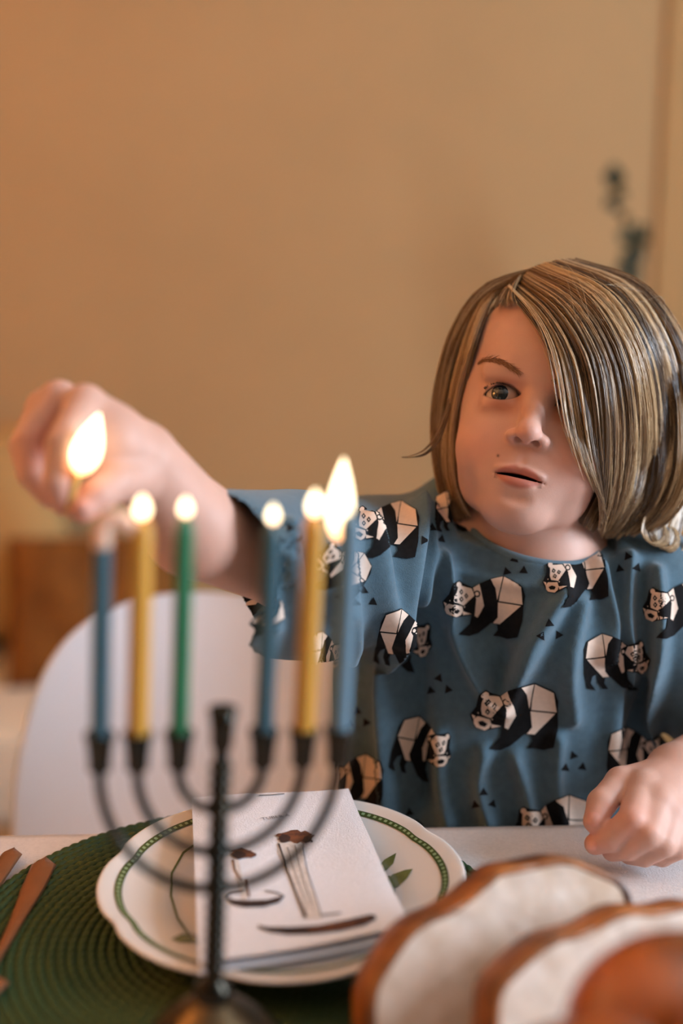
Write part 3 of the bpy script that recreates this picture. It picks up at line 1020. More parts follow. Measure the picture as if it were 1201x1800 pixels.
m_yel = mat('yellow_wax', (214, 158, 62), rough=0.4, sss=0.3, sssr=(0.9, 0.6, 0.2), vary=0.05, scale=30)
m_grn = mat('green_wax', (34, 116, 78), rough=0.4, sss=0.25, sssr=(0.4, 0.7, 0.4), vary=0.05, scale=30)
m_pink = mat('pale_melted_wax', (246, 206, 182), rough=0.4, sss=0.4, vary=0.05, scale=30)
m_wick = mat('burnt_wick', (46, 36, 30), rough=0.9, vary=0.2)
# (side, branch, wax, top pixel y, radius, flame (height px, half width px), label)
CD = [(-1, 0, m_blue, 942, 0.0044, None, 'dark blue unlit candle with a drooping tip, leftmost on the menorah'),
      (-1, 1, m_yel, 914, 0.0050, (40, 13), 'lit yellow candle beside the dark blue unlit candle'),
      (-1, 2, m_grn, 910, 0.0042, (32, 10), 'lit green candle on the innermost left menorah branch'),
      (1, 2, m_blue, 922, 0.0045, (32, 10), 'lit blue candle on the innermost right menorah branch'),
      (1, 1, m_yel, 910, 0.0052, (46, 13), 'lit yellow candle second from the right end of the menorah'),
      (1, 0, m_blue2, 905, 0.0050, 'big', 'light blue candle with the tallest flame, rightmost on the menorah')]
for s, i, wax, ty, rad, fl, lab in CD:
    b0 = cups[(s, i)]
    px0, py0, d0 = project(b0)
    # straight up along the branch axis until the wanted pixel row
    L = 0.1
    for _ in range(8):
        _, y1, _d = project(b0 + w_ax * L); L += (y1 - ty) * _d / FPX
    root = tag(empty('candle', b0), lab, 'candle', 'candles on the menorah')
    pr = [(rad * 0.92, 0), (rad, 0.004), (rad * 1.0, L * 0.6), (rad * 0.98, L - 0.006), (rad * 0.85, L - 0.002), (rad * 0.45, L)]
    tip = w_ax * L
    b = MB(); b.lathe(pr, 24, (0, 0, 0), R=LR); b.build('wax', wax, root)
    pxm = d0 / FPX
    if fl is None:
        arc = [tip - w_ax * 0.010] + [tip + (u_ax * dx + w_ax * dz) * pxm for dx, dz in ((0, 4), (4, 22), (18, 31), (36, 27), (46, 14), (46, 2))]
        b = MB(); b.tube(resample(arc, 24), list(np.interp(np.linspace(0, 1, 24), [0, .25, .9, 1], [rad * .98, 0.0042, 0.0040, 0.002])), 12)
        b.build('drooping_tip', m_pink, root)
    elif fl == 'big':
        b = MB(); b.tube([tip - w_ax * 0.002, tip + w_ax * 0.004 - u_ax * 0.002, tip + w_ax * 0.007 - u_ax * 0.005], 0.0007, 8); b.build('wick', m_wick, root)
        f0 = P(594, 952, d0 + 0.012); f1 = P(605, 804, d0 + 0.012)
        flame('flame', f0, f1 - f0, np.linalg.norm(f1 - f0), 25 * pxm, root, b0, m_flame2)
    else:
        b = MB(); b.tube([tip - w_ax * 0.002, tip + w_ax * 0.005], 0.0007, 8); b.build('wick', m_wick, root)
        flame('flame', b0 + tip + w_ax * 0.0005, w_ax, fl[0] * pxm, fl[1] * pxm, root, b0)

# ------------------------------------------------------------------ bread
m_crumb = mat('bread_crumb', (232, 214, 200), rough=0.95, spec=0.1, rgb2=(210, 182, 158), scale=42, bump=0.5, bscale=120)
m_crust = mat('baked_crust', (178, 108, 48), rough=0.5, rgb2=(74, 38, 18), scale=34, bump=0.6, bscale=90)
m_glaze = mat('egg_glazed_crust', (172, 86, 24), rough=0.25, rgb2=(78, 38, 14), scale=22, bump=0.15, bscale=70, coat=0.4)
def onplane(px, py, p0, n):
    r = ray(px, py)
    return CAM + r * (((p0 - CAM) @ n) / (r @ n))
def slice_(outline, p0, a_deg, lean, th, label):
    a, L = math.radians(a_deg), math.radians(lean)
    u = np.array((math.cos(a), math.sin(a), 0)); nh = np.array((math.sin(a), -math.cos(a), 0))
    v = np.array((0, 0, math.cos(L))) - nh * math.sin(L)
    n = np.cross(u, v)                                # toward the camera and up
    pts = np.array([onplane(x, y, p0, n) for x, y in outline])
    uv = np.stack([(pts - p0) @ u, (pts - p0) @ v], 1)
    uv = resample(np.vstack([uv, uv[:1]]), 97)[:-1]
    uv[:, 1] = np.maximum(uv[:, 1], 0.002 + 0.3 * np.minimum(uv[:, 1], 0))
    uv[:, 1] = np.maximum(uv[:, 1], (th * math.sin(L) + 0.001) / math.cos(L))
    c = uv.mean(0)
    root = tag(empty('bread_slice', p0), label, 'bread')
    K = len(uv)
    def ringp(f, dz): return [u * (c[0] + (q[0] - c[0]) * f) + v * (c[1] + (q[1] - c[1]) * f) + n * dz for q in uv]
    # crumb: two faces with uneven relief
    vs, fs = [], []
    fr = [0.03, 0.2, 0.38, 0.55, 0.7, 0.82, 0.92, 0.97]
    for side in (0, 1):
        for f in fr:
            for q in ringp(f, 0 if side == 0 else -th):
                vs.append(q + n * (0.0004 * math.sin(260 * q[0] + 3 * math.sin(170 * q[2])) * (1 if side == 0 else -1)))
    for side in (0, 1):
        o_ = side * len(fr) * K
        for i in range(len(fr) - 1):
            for k in range(K):
                q = (o_ + i * K + k, o_ + i * K + (k + 1) % K, o_ + (i + 1) * K + (k + 1) % K, o_ + (i + 1) * K + k)
                fs.append(q if side else q[::-1])
        fs.append(tuple(o_ + k for k in range(K))[:: 1 if side == 0 else -1])
    obj('crumb', vs, fs, m_crumb, root)
    # crust: rounded band round the rim, bulging and wavy
    vs, fs = [], []
    bandp = [(0.945, 0.0002), (0.985, 0.0012), (1.015, -th * 0.25), (1.02, -th * 0.6), (1.0, -th - 0.0006), (0.965, -th - 0.0002)]
    for f, dz in bandp:
        for k, q in enumerate(ringp(f, dz)):
            vs.append(q + v * 0.0015 * math.sin(k * 0.55))
    B_ = len(bandp)
    for i in range(B_):
        for k in range(K): fs.append((i * K + k, ((i + 1) % B_) * K + k, ((i + 1) % B_) * K + (k + 1) % K, i * K + (k + 1) % K))
    o = obj('crust', vs, fs, m_crust, root)
    return root
slice_([(648, 1830), (652, 1750), (676, 1694), (725, 1642), (790, 1598), (850, 1562), (885, 1534), (930, 1518), (985, 1516), (1045, 1524), (1090, 1545), (1112, 1582), (1110, 1630),
        (1060, 1720), (960, 1820), (850, 1880), (730, 1890), (665, 1870)], T(800, 1880), 22, 18, 0.023,
       'pale bread slice with browned crust lying nearest the plate')
slice_([(865, 1830), (872, 1750), (900, 1706), (950, 1672), (1020, 1638), (1085, 1614), (1150, 1600), (1220, 1597), (1290, 1615), (1320, 1670), (1290, 1760), (1200, 1850), (1080, 1910), (950, 1930), (885, 1900)],
       T(1010, 1930), 22, 16, 0.020, 'bread slice between the nearest-plate slice and the glazed loaf')
# loaf: plaited lumps
xs = axis((0.04, 0.26, 0.003)); ys = axis((0.26, 0.48, 0.003)); zs = axis((TZ - 0.012, TZ + 0.16, 0.003))
g = Grid(xs, ys, zs)
lc = P(1172, 1752, 0.475)
g.ell((lc[0] + 0.01, lc[1] - 0.035, TZ + 0.045), (0.066, 0.060, 0.043), k=0.01)
for dx, dy, dz, r, an in ((0.0, 0.0, 0.0, (0.048, 0.030, 0.034), 25), (-0.036, -0.040, -0.012, (0.042, 0.026, 0.030), -30), (0.030, -0.042, 0.006, (0.05, 0.028, 0.032), 40), (-0.01, -0.075, -0.006, (0.045, 0.028, 0.032), -20), (0.055, -0.005, -0.01, (0.03, 0.026, 0.03), -40)):
    R = np.array(Matrix.Rotation(math.radians(an), 3, 'Z'))
    g.ell(lc + np.array((dx, dy, dz - 0.008)), r, R, k=0.008)
V, Q = g.net()
V[:, 2] = np.maximum(V[:, 2], TZ + 0.0005)
V = relax(V, Q, 2)
o = quads_obj('bread_loaf', V, Q, m_glaze)
tag(o, 'shiny dark brown plaited bread loaf at the lower right corner', 'bread')


# ================================================================== THE CHILD
person = tag(empty('person', (0.12, 0.87, 0)), 'child in a blue panda print t-shirt reaching out with a lit match', 'person')
def under(o, par):
    o.parent = par
    bpy.context.view_layer.update()
    o.matrix_parent_inverse = par.matrix_world.inverted()
    return o

S = 0.92e-3
def rot3(ax, deg): return np.array(Matrix.Rotation(math.radians(deg), 3, ax))
HR = np.stack([RT, UP, -FW], 1) @ rot3('Z', -13.5) @ rot3('Y', -14) @ rot3('X', -5)
HO = P(947, 700, 0.79)
def H(p): return HO + HR @ (np.asarray(p, float) * S)
def Hinv(W): return ((np.asarray(W) - HO) @ HR) / S
def hp(px, py, z):
    """head-local point seen at a pixel, at head-local depth z (mm)"""
    r = ray(px, py); n = HR[:, 2]
    t = ((HO + n * z * S - CAM) @ n) / (r @ n)
    return CAM + r * t

# ------------------------------------------------------------------ body: head, neck, arms, hands in one skin
fine = 0.0010
gx = axis((-0.215, -0.075, 0.0014), (-0.075, 0.060, 0.0025), (0.060, 0.245, fine), (0.245, 0.30, 0.0016), (0.30, 0.375, 0.0025))
gy = axis((0.55, 0.72, 0.0014), (0.72, 0.815, fine), (0.815, 0.985, 0.0022))
gz = axis((0.60, 0.712, 0.006), (0.712, 0.80, 0.0014), (0.80, 0.905, 0.0020), (0.905, 1.075, fine), (1.075, 1.115, 0.002))
G = Grid(gx, gy, gz)
def E(c, r, k=4.0, sub=False, R=None):
    Rm = HR if R is None else HR @ R
    G.ell(H(c), np.array(r) * S, Rm, k * S, sub)
def K(a, b, ra, rb, k=4.0, sub=False): G.cap(H(a), H(b), ra * S, rb * S, k * S, sub)

# skull and face masses (millimetres in the head's own frame: x right, y up, z out of the face)
E((0, 31, -78), (74, 84, 87), 4)
E((0, -34, -48), (56, 60, 50), 16)
E((0, -82, -25), (26, 20, 26), 16)
for s in (-1, 1):
    E((s * 32, -42, -22), (22, 22, 18.5), 18)
    E((s * 33, -64, -54), (14, 18, 24), 18)
    E((s * 25, 17, -9), (22, 8, 9), 10)
    E((s * 45, -8, -44), (13, 32, 24), 16)
    E((s * 69, -12, -78), (5, 22, 14), 6)
E((0, -60, -13), (27, 20, 15.5), 15)                     # mouth mound
# sockets, lids, opening
EYE = {}
for s in (-1, 1):
    E((s * 29, -1, 7), (18, 12, 15), 9, True)
    e = np.array((s * 28.5, -1.5, -18.5))
    EYE[s] = e
    E(e, (16.6, 16.0, 16.5), 4)
    E((s * 28, 10.0, -6), (15, 3.0, 4.2), 7)              # fold above the lid
    E((s * 27, -12, -8.0), (13, 3.2, 4.0), 8)            # pouch below
    def opening(X, Y, Z, s=s, e=e):
        x, y, z = X - HO[0], Y - HO[1], Z - HO[2]
        lx = (HR[0, 0] * x + HR[1, 0] * y + HR[2, 0] * z) / S - e[0]
        ly = (HR[0, 1] * x + HR[1, 1] * y + HR[2, 1] * z) / S - e[1]
        lz = (HR[0, 2] * x + HR[1, 2] * y + HR[2, 2] * z) / S - e[2]
        lx = lx * s                                       # + = towards the temple
        ly = ly + 0.15 * lx
        w = 14.2
        q = (lx / w) ** 2
        up = 7.2 * (1 - q) - 0.02 * lx
        lo = -4.6 * (1 - q)
        return np.maximum(np.maximum(ly - up, lo - ly) * 0.85, 2.0 - lz) * S
    c = H(e + (0, 0, 14)); m_ = 0.017
    G.op(opening, c - m_, c + m_, 0.8 * S, True)
# nose
K((0, 4, -6), (0, -25, 9.5), 6.5, 7.2, 9)
E((0, -30.0, 12.5), (9.0, 8.0, 9.0), 7)
for s in (-1, 1):
    E((s * 11, -33.0, 5.0), (6.2, 5.4, 8), 4)
    E((s * 6.4, -37.8, 11.0), (4.2, 3.4, 5.0), 1.2, True); E((s * 6.6, -34.5, 8.0), (3.2, 6, 4.0), 0.8, True)
K((0, -43, 7.5), (0, -51, 7.0), 1.6, 2.0, 4, True)       # philtrum
# lips
for s in (-1, 1):
    E((s * 7.5, -57.0, 2.4), (11.5, 2.7, 4.0), 3, R=rot3('Z', -s * 9))
E((0, -67.0, 2.2), (12.5, 4.2, 4.7), 3.5)
E((0, -79, 4.5), (13, 3.6, 4.2), 6, True)
def slit(X, Y, Z):
    x, y, z = X - HO[0], Y - HO[1], Z - HO[2]
    lx = (HR[0, 0] * x + HR[1, 0] * y + HR[2, 0] * z) / S
    ly = (HR[0, 1] * x + HR[1, 1] * y + HR[2, 1] * z) / S
    lz = (HR[0, 2] * x + HR[1, 2] * y + HR[2, 2] * z) / S
    mid = -61.8 - 0.9 * (lx / 18) ** 2 + 0.9 * np.exp(-(lx / 5) ** 2) * 0
    hh = 1.6 * np.clip(1 - np.abs(lx / 20.0) ** 1.6, -1, 1)
    return np.maximum(np.abs(ly - mid) - hh, -(lz + 7)) * S
c = H((0, -64, 4)); G.op(slit, c - 0.021, c + 0.021, 0.7 * S, True)
# neck and trunk
NK = P(948, 985, 0.865)
G.cap(H((0, -62, -80)), NK, 0.037, 0.039, 0.007)
SH_R = P(700, 985, 0.885); SH_L = P(1120, 1030, 0.885)     # the child's right and left shoulder joints
G.cap(NK, NK + np.array((0.0, 0.01, -0.05)), 0.040, 0.055, 0.015)
G.cap(SH_R, SH_L, 0.036, 0.036, 0.02)
G.cap((0.128, 0.885, 0.88), (0.118, 0.885, 0.66), 0.085, 0.085, 0.02, ysc=1.5)
# raised right arm
ELB = P(505, 1000, 0.775); WR = P(252, 812, 0.652)
G.cap(SH_R, ELB, 0.034, 0.0275, 0.012)
mid = P(342, 930, 0.698)
G.cap(ELB, mid, 0.0275, 0.0290, 0.008)
G.cap(mid, WR, 0.0290, 0.0215, 0.008)
# raised hand: back of the hand, then fingers
def chain(pts, rad, k=0.0015):
    pts = [P(*p) for p in pts]
    for i in range(len(pts) - 1): G.cap(pts[i], pts[i + 1], rad[i], rad[i + 1], k if i else 0.004)
mcp = [P(150, 712, 0.628), P(104, 704, 0.642), P(80, 716, 0.656), P(66, 742, 0.668)]
for q, r in zip(mcp, (0.0112, 0.0112, 0.0105, 0.0095)):
    G.cap(WR + (q - WR) * 0.1, q, 0.0190, r, 0.006)
G.ell(P(190, 780, 0.634), (0.022, 0.020, 0.022), None, 0.008)
chain([(150, 712, 0.628), (110, 782, 0.600), (102, 846, 0.598), (112, 884, 0.602)], [0.0108, 0.0090, 0.0082, 0.0068], 0.0008)
chain([(104, 704, 0.642), (52, 774, 0.624), (58, 836, 0.620), (88, 872, 0.618)], [0.0104, 0.0086, 0.0080, 0.0068], 0.0008)
chain([(80, 716, 0.656), (42, 784, 0.644), (54, 834, 0.638), (82, 856, 0.634)], [0.0098, 0.0084, 0.0076, 0.0064], 0.0008)
chain([(66, 742, 0.668), (46, 802, 0.660), (64, 838, 0.652), (90, 848, 0.648)], [0.0086, 0.0074, 0.0066, 0.0056], 0.0008)
chain([(238, 838, 0.640), (202, 846, 0.622), (170, 872, 0.608), (146, 896, 0.600)], [0.0150, 0.0112, 0.0092, 0.0074], 0.003)
# left arm down to the table, hand loosely curled
ELB2 = P(1330, 1300, 0.885); WR2 = P(1192, 1362, 0.815)
G.cap(SH_L, ELB2, 0.034, 0.030, 0.012)
G.cap(ELB2, WR2, 0.030, 0.0225, 0.01)
m2 = [P(1132, 1384, 0.788), P(1158, 1408, 0.778), P(1180, 1430, 0.776), P(1200, 1452, 0.776)]
for q, r in zip(m2, (0.0120, 0.0120, 0.0115, 0.0105)):
    G.cap(WR2 + (q - WR2) * 0.05, q, 0.0200, r, 0.006)
chain([(1132, 1384, 0.788), (1112, 1442, 0.760), (1074, 1474, 0.764), (1046, 1484, 0.770)], [0.0118, 0.0100, 0.0088, 0.0072], 0.0012)
chain([(1158, 1408, 0.778), (1140, 1466, 0.756), (1104, 1490, 0.764), (1076, 1496, 0.774)], [0.0116, 0.0098, 0.0086, 0.0070], 0.0012)
chain([(1180, 1430, 0.776), (1166, 1482, 0.758), (1132, 1502, 0.766), (1106, 1502, 0.778)], [0.0110, 0.0092, 0.0082, 0.0068], 0.0012)
chain([(1200, 1452, 0.776), (1192, 1488, 0.762), (1164, 1504, 0.768), (1140, 1504, 0.778)], [0.0098, 0.0084, 0.0074, 0.0062], 0.0012)
chain([(1166, 1368, 0.808), (1092, 1376, 0.796), (1058, 1412, 0.780), (1046, 1444, 0.770)], [0.0150, 0.0108, 0.0096, 0.0080], 0.003)
V, Q = G.net()
del G
V = relax(V, Q, 1, 0.4)

m_skin = mat('skin', (210, 164, 146), rough=0.5, spec=0.35, vary=0.035, scale=60, bump=0.06, bscale=900, sss=0.12, sssr=(1.0, 0.35, 0.2))
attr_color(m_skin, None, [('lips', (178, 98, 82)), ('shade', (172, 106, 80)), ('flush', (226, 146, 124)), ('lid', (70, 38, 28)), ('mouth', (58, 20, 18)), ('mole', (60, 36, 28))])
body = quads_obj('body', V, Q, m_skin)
h = Hinv(V)
x, y, z = h[:, 0], h[:, 1], h[:, 2]
front = (z > -10)
top = -53.0 - 0.0235 * x * x - 1.8 * np.exp(-(x / 2.5) ** 2)
bot = -72.2 + 0.0235 * x * x
lips = np.clip((top - y) / 2.2, 0, 1) * np.clip((y - bot) / 2.4, 0, 1) * np.clip((20.5 - np.abs(x)) / 3, 0, 1) * front
set_attr(body, 'lips', lips * 0.8)
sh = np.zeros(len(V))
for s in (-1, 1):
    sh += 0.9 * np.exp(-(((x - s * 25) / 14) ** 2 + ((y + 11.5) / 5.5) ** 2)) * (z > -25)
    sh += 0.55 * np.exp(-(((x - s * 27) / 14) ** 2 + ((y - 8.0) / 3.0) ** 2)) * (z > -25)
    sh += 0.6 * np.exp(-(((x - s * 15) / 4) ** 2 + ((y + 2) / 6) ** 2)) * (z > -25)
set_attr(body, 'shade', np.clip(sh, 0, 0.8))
fl = np.zeros(len(V))
for s in (-1, 1): fl += 0.35 * np.exp(-(((x - s * 34) / 20) ** 2 + ((y + 42) / 16) ** 2)) * (z > -45)
fl += 0.35 * np.exp(-((x / 10) ** 2 + ((y + 33) / 9) ** 2)) * (z > 5)
for tip in ((1046, 1484, 0.770), (1046, 1444, 0.770), (1110, 1445, 0.758), (108, 884, 0.606), (146, 896, 0.600), (70, 790, 0.62)):
    fl += 0.5 * np.exp(-(np.linalg.norm(V - P(*tip), axis=1) / 0.012) ** 2)
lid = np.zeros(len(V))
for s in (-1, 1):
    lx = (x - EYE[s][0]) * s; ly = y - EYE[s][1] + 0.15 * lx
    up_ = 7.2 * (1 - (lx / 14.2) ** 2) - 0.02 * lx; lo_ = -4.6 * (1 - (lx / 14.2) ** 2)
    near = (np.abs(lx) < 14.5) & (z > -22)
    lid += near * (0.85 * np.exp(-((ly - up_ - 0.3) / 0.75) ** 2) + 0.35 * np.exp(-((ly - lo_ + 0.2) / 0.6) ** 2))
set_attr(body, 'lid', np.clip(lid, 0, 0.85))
set_attr(body, 'flush', np.clip(fl, 0, 0.6))
mo = ((np.abs(x) < 18) & (y < -58.5) & (y > -67) & (z < 3.0) & (z > -14)).astype(float)
mo *= np.clip((2.5 - z) / 3, 0, 1)
set_attr(body, 'mouth', mo)
mp = Hinv(hp(876, 802, 0))
set_attr(body, 'mole', np.exp(-(((x - mp[0]) / 1.0) ** 2 + ((y - mp[1]) / 1.0) ** 2)) * front)
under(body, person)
bbody = bvh_of(body)

# ------------------------------------------------------------------ eyes
m_scl = mat('eye_white', (196, 174, 160), rough=0.12, spec=0.6, vary=0.04, scale=200)
m_iris = mat('iris', (34, 48, 58), rough=0.08, spec=0.5, rgb2=(18, 27, 34), scale=900, coat=0.6)
m_irisr = mat('iris_rim', (22, 30, 36), rough=0.12, spec=0.7, coat=0.6, vary=0.1)
m_pup = mat('pupil', (6, 6, 7), rough=0.08, spec=0.8, coat=0.8)
for s in (-1, 1):
    r = 15.0
    gaze = np.array((-0.12, 0.035, 1.0)); gaze /= np.linalg.norm(gaze)
    a = np.cross((0, 1.0, 0), gaze); a /= np.linalg.norm(a); c_ = np.cross(gaze, a)
    th = [0.02, 0.10, 0.19, 0.25, 0.31, 0.37, 0.42, 0.455, 0.48, 0.6, 0.8, 1.1, 1.5, 1.9, 2.4, 3.0]
    vs, fs, mi = [], [], []
    n = 40
    for t in th:
        bul = 0.5 * max(0, 1 - (t / 0.45) ** 2)
        for k in range(n):
            w = 2 * math.pi * k / n
            p = EYE[s] + (gaze * math.cos(t) + (a * math.cos(w) + c_ * math.sin(w)) * math.sin(t)) * r + gaze * bul
            vs.append(H(p))
    for i in range(len(th) - 1):
        mt = (th[i] + th[i + 1]) / 2
        for k in range(n):
            fs.append((i * n + k, (i + 1) * n + k, (i + 1) * n + (k + 1) % n, i * n + (k + 1) % n))
            mi.append(3 if mt < 0.19 else 1 if mt < 0.40 else 2 if mt < 0.455 else 0)
    fs.append(tuple(range(n))); mi.append(3)
    o = obj('eye', vs, fs, [m_scl, m_iris, m_irisr, m_pup], None, True, mi)
    under(o, person)

# ------------------------------------------------------------------ strands (hair, brows, lashes)
def strands(name, curves, radii, tone, mats, sides=3):
    """curves (n, m, 3), radii (n, m), tone (n,) -> ONE tube mesh with a float attribute 'tone' and 'along'"""
    n, m, _ = curves.shape
    t = np.gradient(curves, axis=1); t /= np.linalg.norm(t, axis=2, keepdims=True) + 1e-12
    ref = np.zeros_like(t); ref[..., 1] = -1.0; ref[..., 0] = 0.13
    a = np.cross(t, ref); a /= np.linalg.norm(a, axis=2, keepdims=True) + 1e-9
    b = np.cross(t, a)
    vs = []
    for k in range(sides):
        w = 2 * math.pi * k / sides
        vs.append(curves + radii[..., None] * (a * math.cos(w) + b * math.sin(w)))
    Vv = np.stack(vs, 2)                                   # n, m, sides, 3
    idx = np.arange(n * m * sides).reshape(n, m, sides)
    q = []
    for k in range(sides):
        k2 = (k + 1) % sides
        q.append(np.stack([idx[:, :-1, k], idx[:, :-1, k2], idx[:, 1:, k2], idx[:, 1:, k]], -1).reshape(-1, 4))
    o = quads_obj(name, Vv.reshape(-1, 3), np.concatenate(q), mats)
    if len(o.data.vertices) == n * m * sides:
        set_attr(o, 'tone', np.broadcast_to(tone[:, None, None], (n, m, sides)).ravel())
        set_attr(o, 'along', np.broadcast_to(np.linspace(0, 1, m)[None, :, None], (n, m, sides)).ravel())
    return o

def hair_mat(name, dark, mid, light, rough=0.38):
    m = bpy.data.materials.new(name); m.use_nodes = True
    nt = m.node_tree; b = nt.nodes['Principled BSDF']
    at = nt.nodes.new('ShaderNodeAttribute'); at.attribute_name = 'tone'
    rp = nt.nodes.new('ShaderNodeValToRGB')
    rp.color_ramp.elements[0].color = lin(dark); rp.color_ramp.elements[1].color = lin(light)
    e = rp.color_ramp.elements.new(0.5); e.color = lin(mid)
    nt.links.new(at.outputs['Fac'], rp.inputs['Fac']); nt.links.new(rp.outputs['Color'], b.inputs['Base Color'])
    b.inputs['Roughness'].default_value = rough
    b.inputs['Specular IOR Level'].default_value = 1.0
    return m
m_hair = hair_mat('dark_blond_hair', (66, 45, 28), (150, 113, 74), (228, 196, 152), 0.27)
m_brow = hair_mat('brow_hair', (132, 88, 58), (150, 104, 70), (166, 120, 84), 0.8)
m_under = mat('hair_under_layer', (96, 68, 42), rough=0.6, vary=0.2, scale=60)

def on_skin(px, py, lift):
    r = ray(px, py); r = r / np.linalg.norm(r)
    hh = bbody.ray_cast(Vector(CAM), Vector(r))
    return np.array(hh[0]) - r * lift

def brow(path, thick, n, name='eyebrow'):
    path = resample(np.array(path, float), 60)
    cs = []
    for _ in range(n):
        u = rng.uniform(0.02, 0.97); i = u * 58
        p = path[int(i)] + (path[int(i) + 1] - path[int(i)]) * (i % 1)
        t = path[min(59, int(i) + 2)] - path[max(0, int(i) - 1)]; t /= np.linalg.norm(t)
        nn = np.array((t[1], -t[0]))
        w = thick * math.sin(math.pi * min(1, 0.18 + 0.82 * u) ) ** 0.6
        p = p + nn * rng.uniform(-w, w)
        L = rng.uniform(8, 15)
        d = t * 0.9 * path_dir + nn * rng.uniform(0.0, 0.5) * (1 if rng.random() < 0.7 else -1)
        pts = [on_skin(*(p + d * L * q), 0.0003 + 0.0006 * q) for q in (0, 0.5, 1)]
        cs.append(pts)
    cs = np.array(cs)
    rad = np.broadcast_to(np.array((0.00013, 0.00013, 0.00006))[None], cs.shape[:2]).copy()
    o = strands(name, cs, rad, rng.random(len(cs)), m_brow)
    return under(o, person)
path_dir = -1
brow([(912, 654), (892, 641), (872, 633), (852, 633), (836, 643)], 4.6, 230)
path_dir = 1
brow([(968, 672), (990, 668), (1012, 672), (1030, 682)], 5.5, 200)

def lashes(pts, n, out, L, name):
    pts = resample(np.array(pts, float), 60)
    cs = []
    for _ in range(n):
        u = rng.random(); i = int(u * 58)
        p = pts[i]
        b0 = on_skin(p[0], p[1], 0.0004)
        ox, oy = out(u)
        l = L * rng.uniform(0.7, 1.1)
        q1 = P(p[0] + ox * l * 0.5, p[1] + oy * l * 0.2, (b0 - CAM) @ FW - 0.0022)
        q2 = P(p[0] + ox * l, p[1] + oy * l, (b0 - CAM) @ FW - 0.0040)
        cs.append([b0, q1, q2])
    cs = np.array(cs)
    rad = np.broadcast_to(np.array((0.00024, 0.00020, 0.00006))[None], cs.shape[:2]).copy()
    m_lash = m_lashm
    return under(strands(name, cs, rad, rng.random(n), m_lash), person)
m_lashm = hair_mat('lash_hair', (34, 22, 16), (44, 28, 20), (56, 36, 26), 0.6)

lashes([(853, 684), (859, 679), (866, 676), (878, 674), (892, 678), (905, 688)], 60, lambda u: (-0.6 + 0.7 * u, -0.7), 4.5, 'eyelashes')
lashes([(975, 716), (985, 705), (1000, 702), (1014, 706), (1026, 716)], 70, lambda u: (-0.2 + 1.1 * u, -0.75), 7, 'eyelashes')

# ------------------------------------------------------------------ hair
def ell_sd(p, c, r):
    q = (p - c) / r
    k0 = np.sqrt((q ** 2).sum(-1)); k1 = np.sqrt(((p - c) ** 2 / r ** 4).sum(-1)) + 1e-9
    return k0 * (k0 - 1) / k1
def smin(a, b, k):
    h = np.clip(0.5 + 0.5 * (b - a) / k, 0, 1)
    return b * (1 - h) + a * h - k * h * (1 - h)
HULL = [((2, 31, -78), (83, 91, 98)), ((6, -38, -82), (80, 66, 70))]
FACE = [((0, -34, -48), (60, 64, 56))]
def hull(p, face=True):
    d = ell_sd(p, np.array(HULL[0][0]), np.array(HULL[0][1], float))
    d = smin(d, ell_sd(p, np.array(HULL[1][0]), np.array(HULL[1][1], float)), 22)
    if face: d = smin(d, ell_sd(p, np.array(FACE[0][0]), np.array(FACE[0][1], float)), 6)
    return d
def shellpoint(px, py, lift=0.0, face=True):
    """where the sight line through a pixel meets the hair hull (head-local mm); its nearest pass if it misses"""
    r = ray(px, py)
    ts = np.linspace(0.62, 1.05, 400)
    pts = Hinv(CAM[None] + ts[:, None] * r[None])
    d = hull(pts, face) - lift
    k = np.nonzero(d < 0)[0]
    i = k[0] if len(k) else int(np.argmin(d))
    q = pts[i]
    rn = r / np.linalg.norm(r)
    hh = bbody.ray_cast(Vector(CAM), Vector(rn))
    if hh[0] is not None:
        w = np.array(hh[0]); w = Hinv(w - rn * (3.0 + max(lift, 0)) * S)
        if np.linalg.norm(w - Hinv(CAM)) < np.linalg.norm(q - Hinv(CAM)): q = w
    return q
M_ = 18
def guide(pts, lifts=None, face=True):
    n = len(pts)
    lifts = lifts if lifts is not None else [0] * n
    q = []
    for (p, l) in zip(pts, lifts):
        v = shellpoint(p[0], p[1], l, face)
        if len(p) > 2: v = v + np.array((0, 0, p[2]))
        q.append(v)
    return resample(np.array(q), M_)
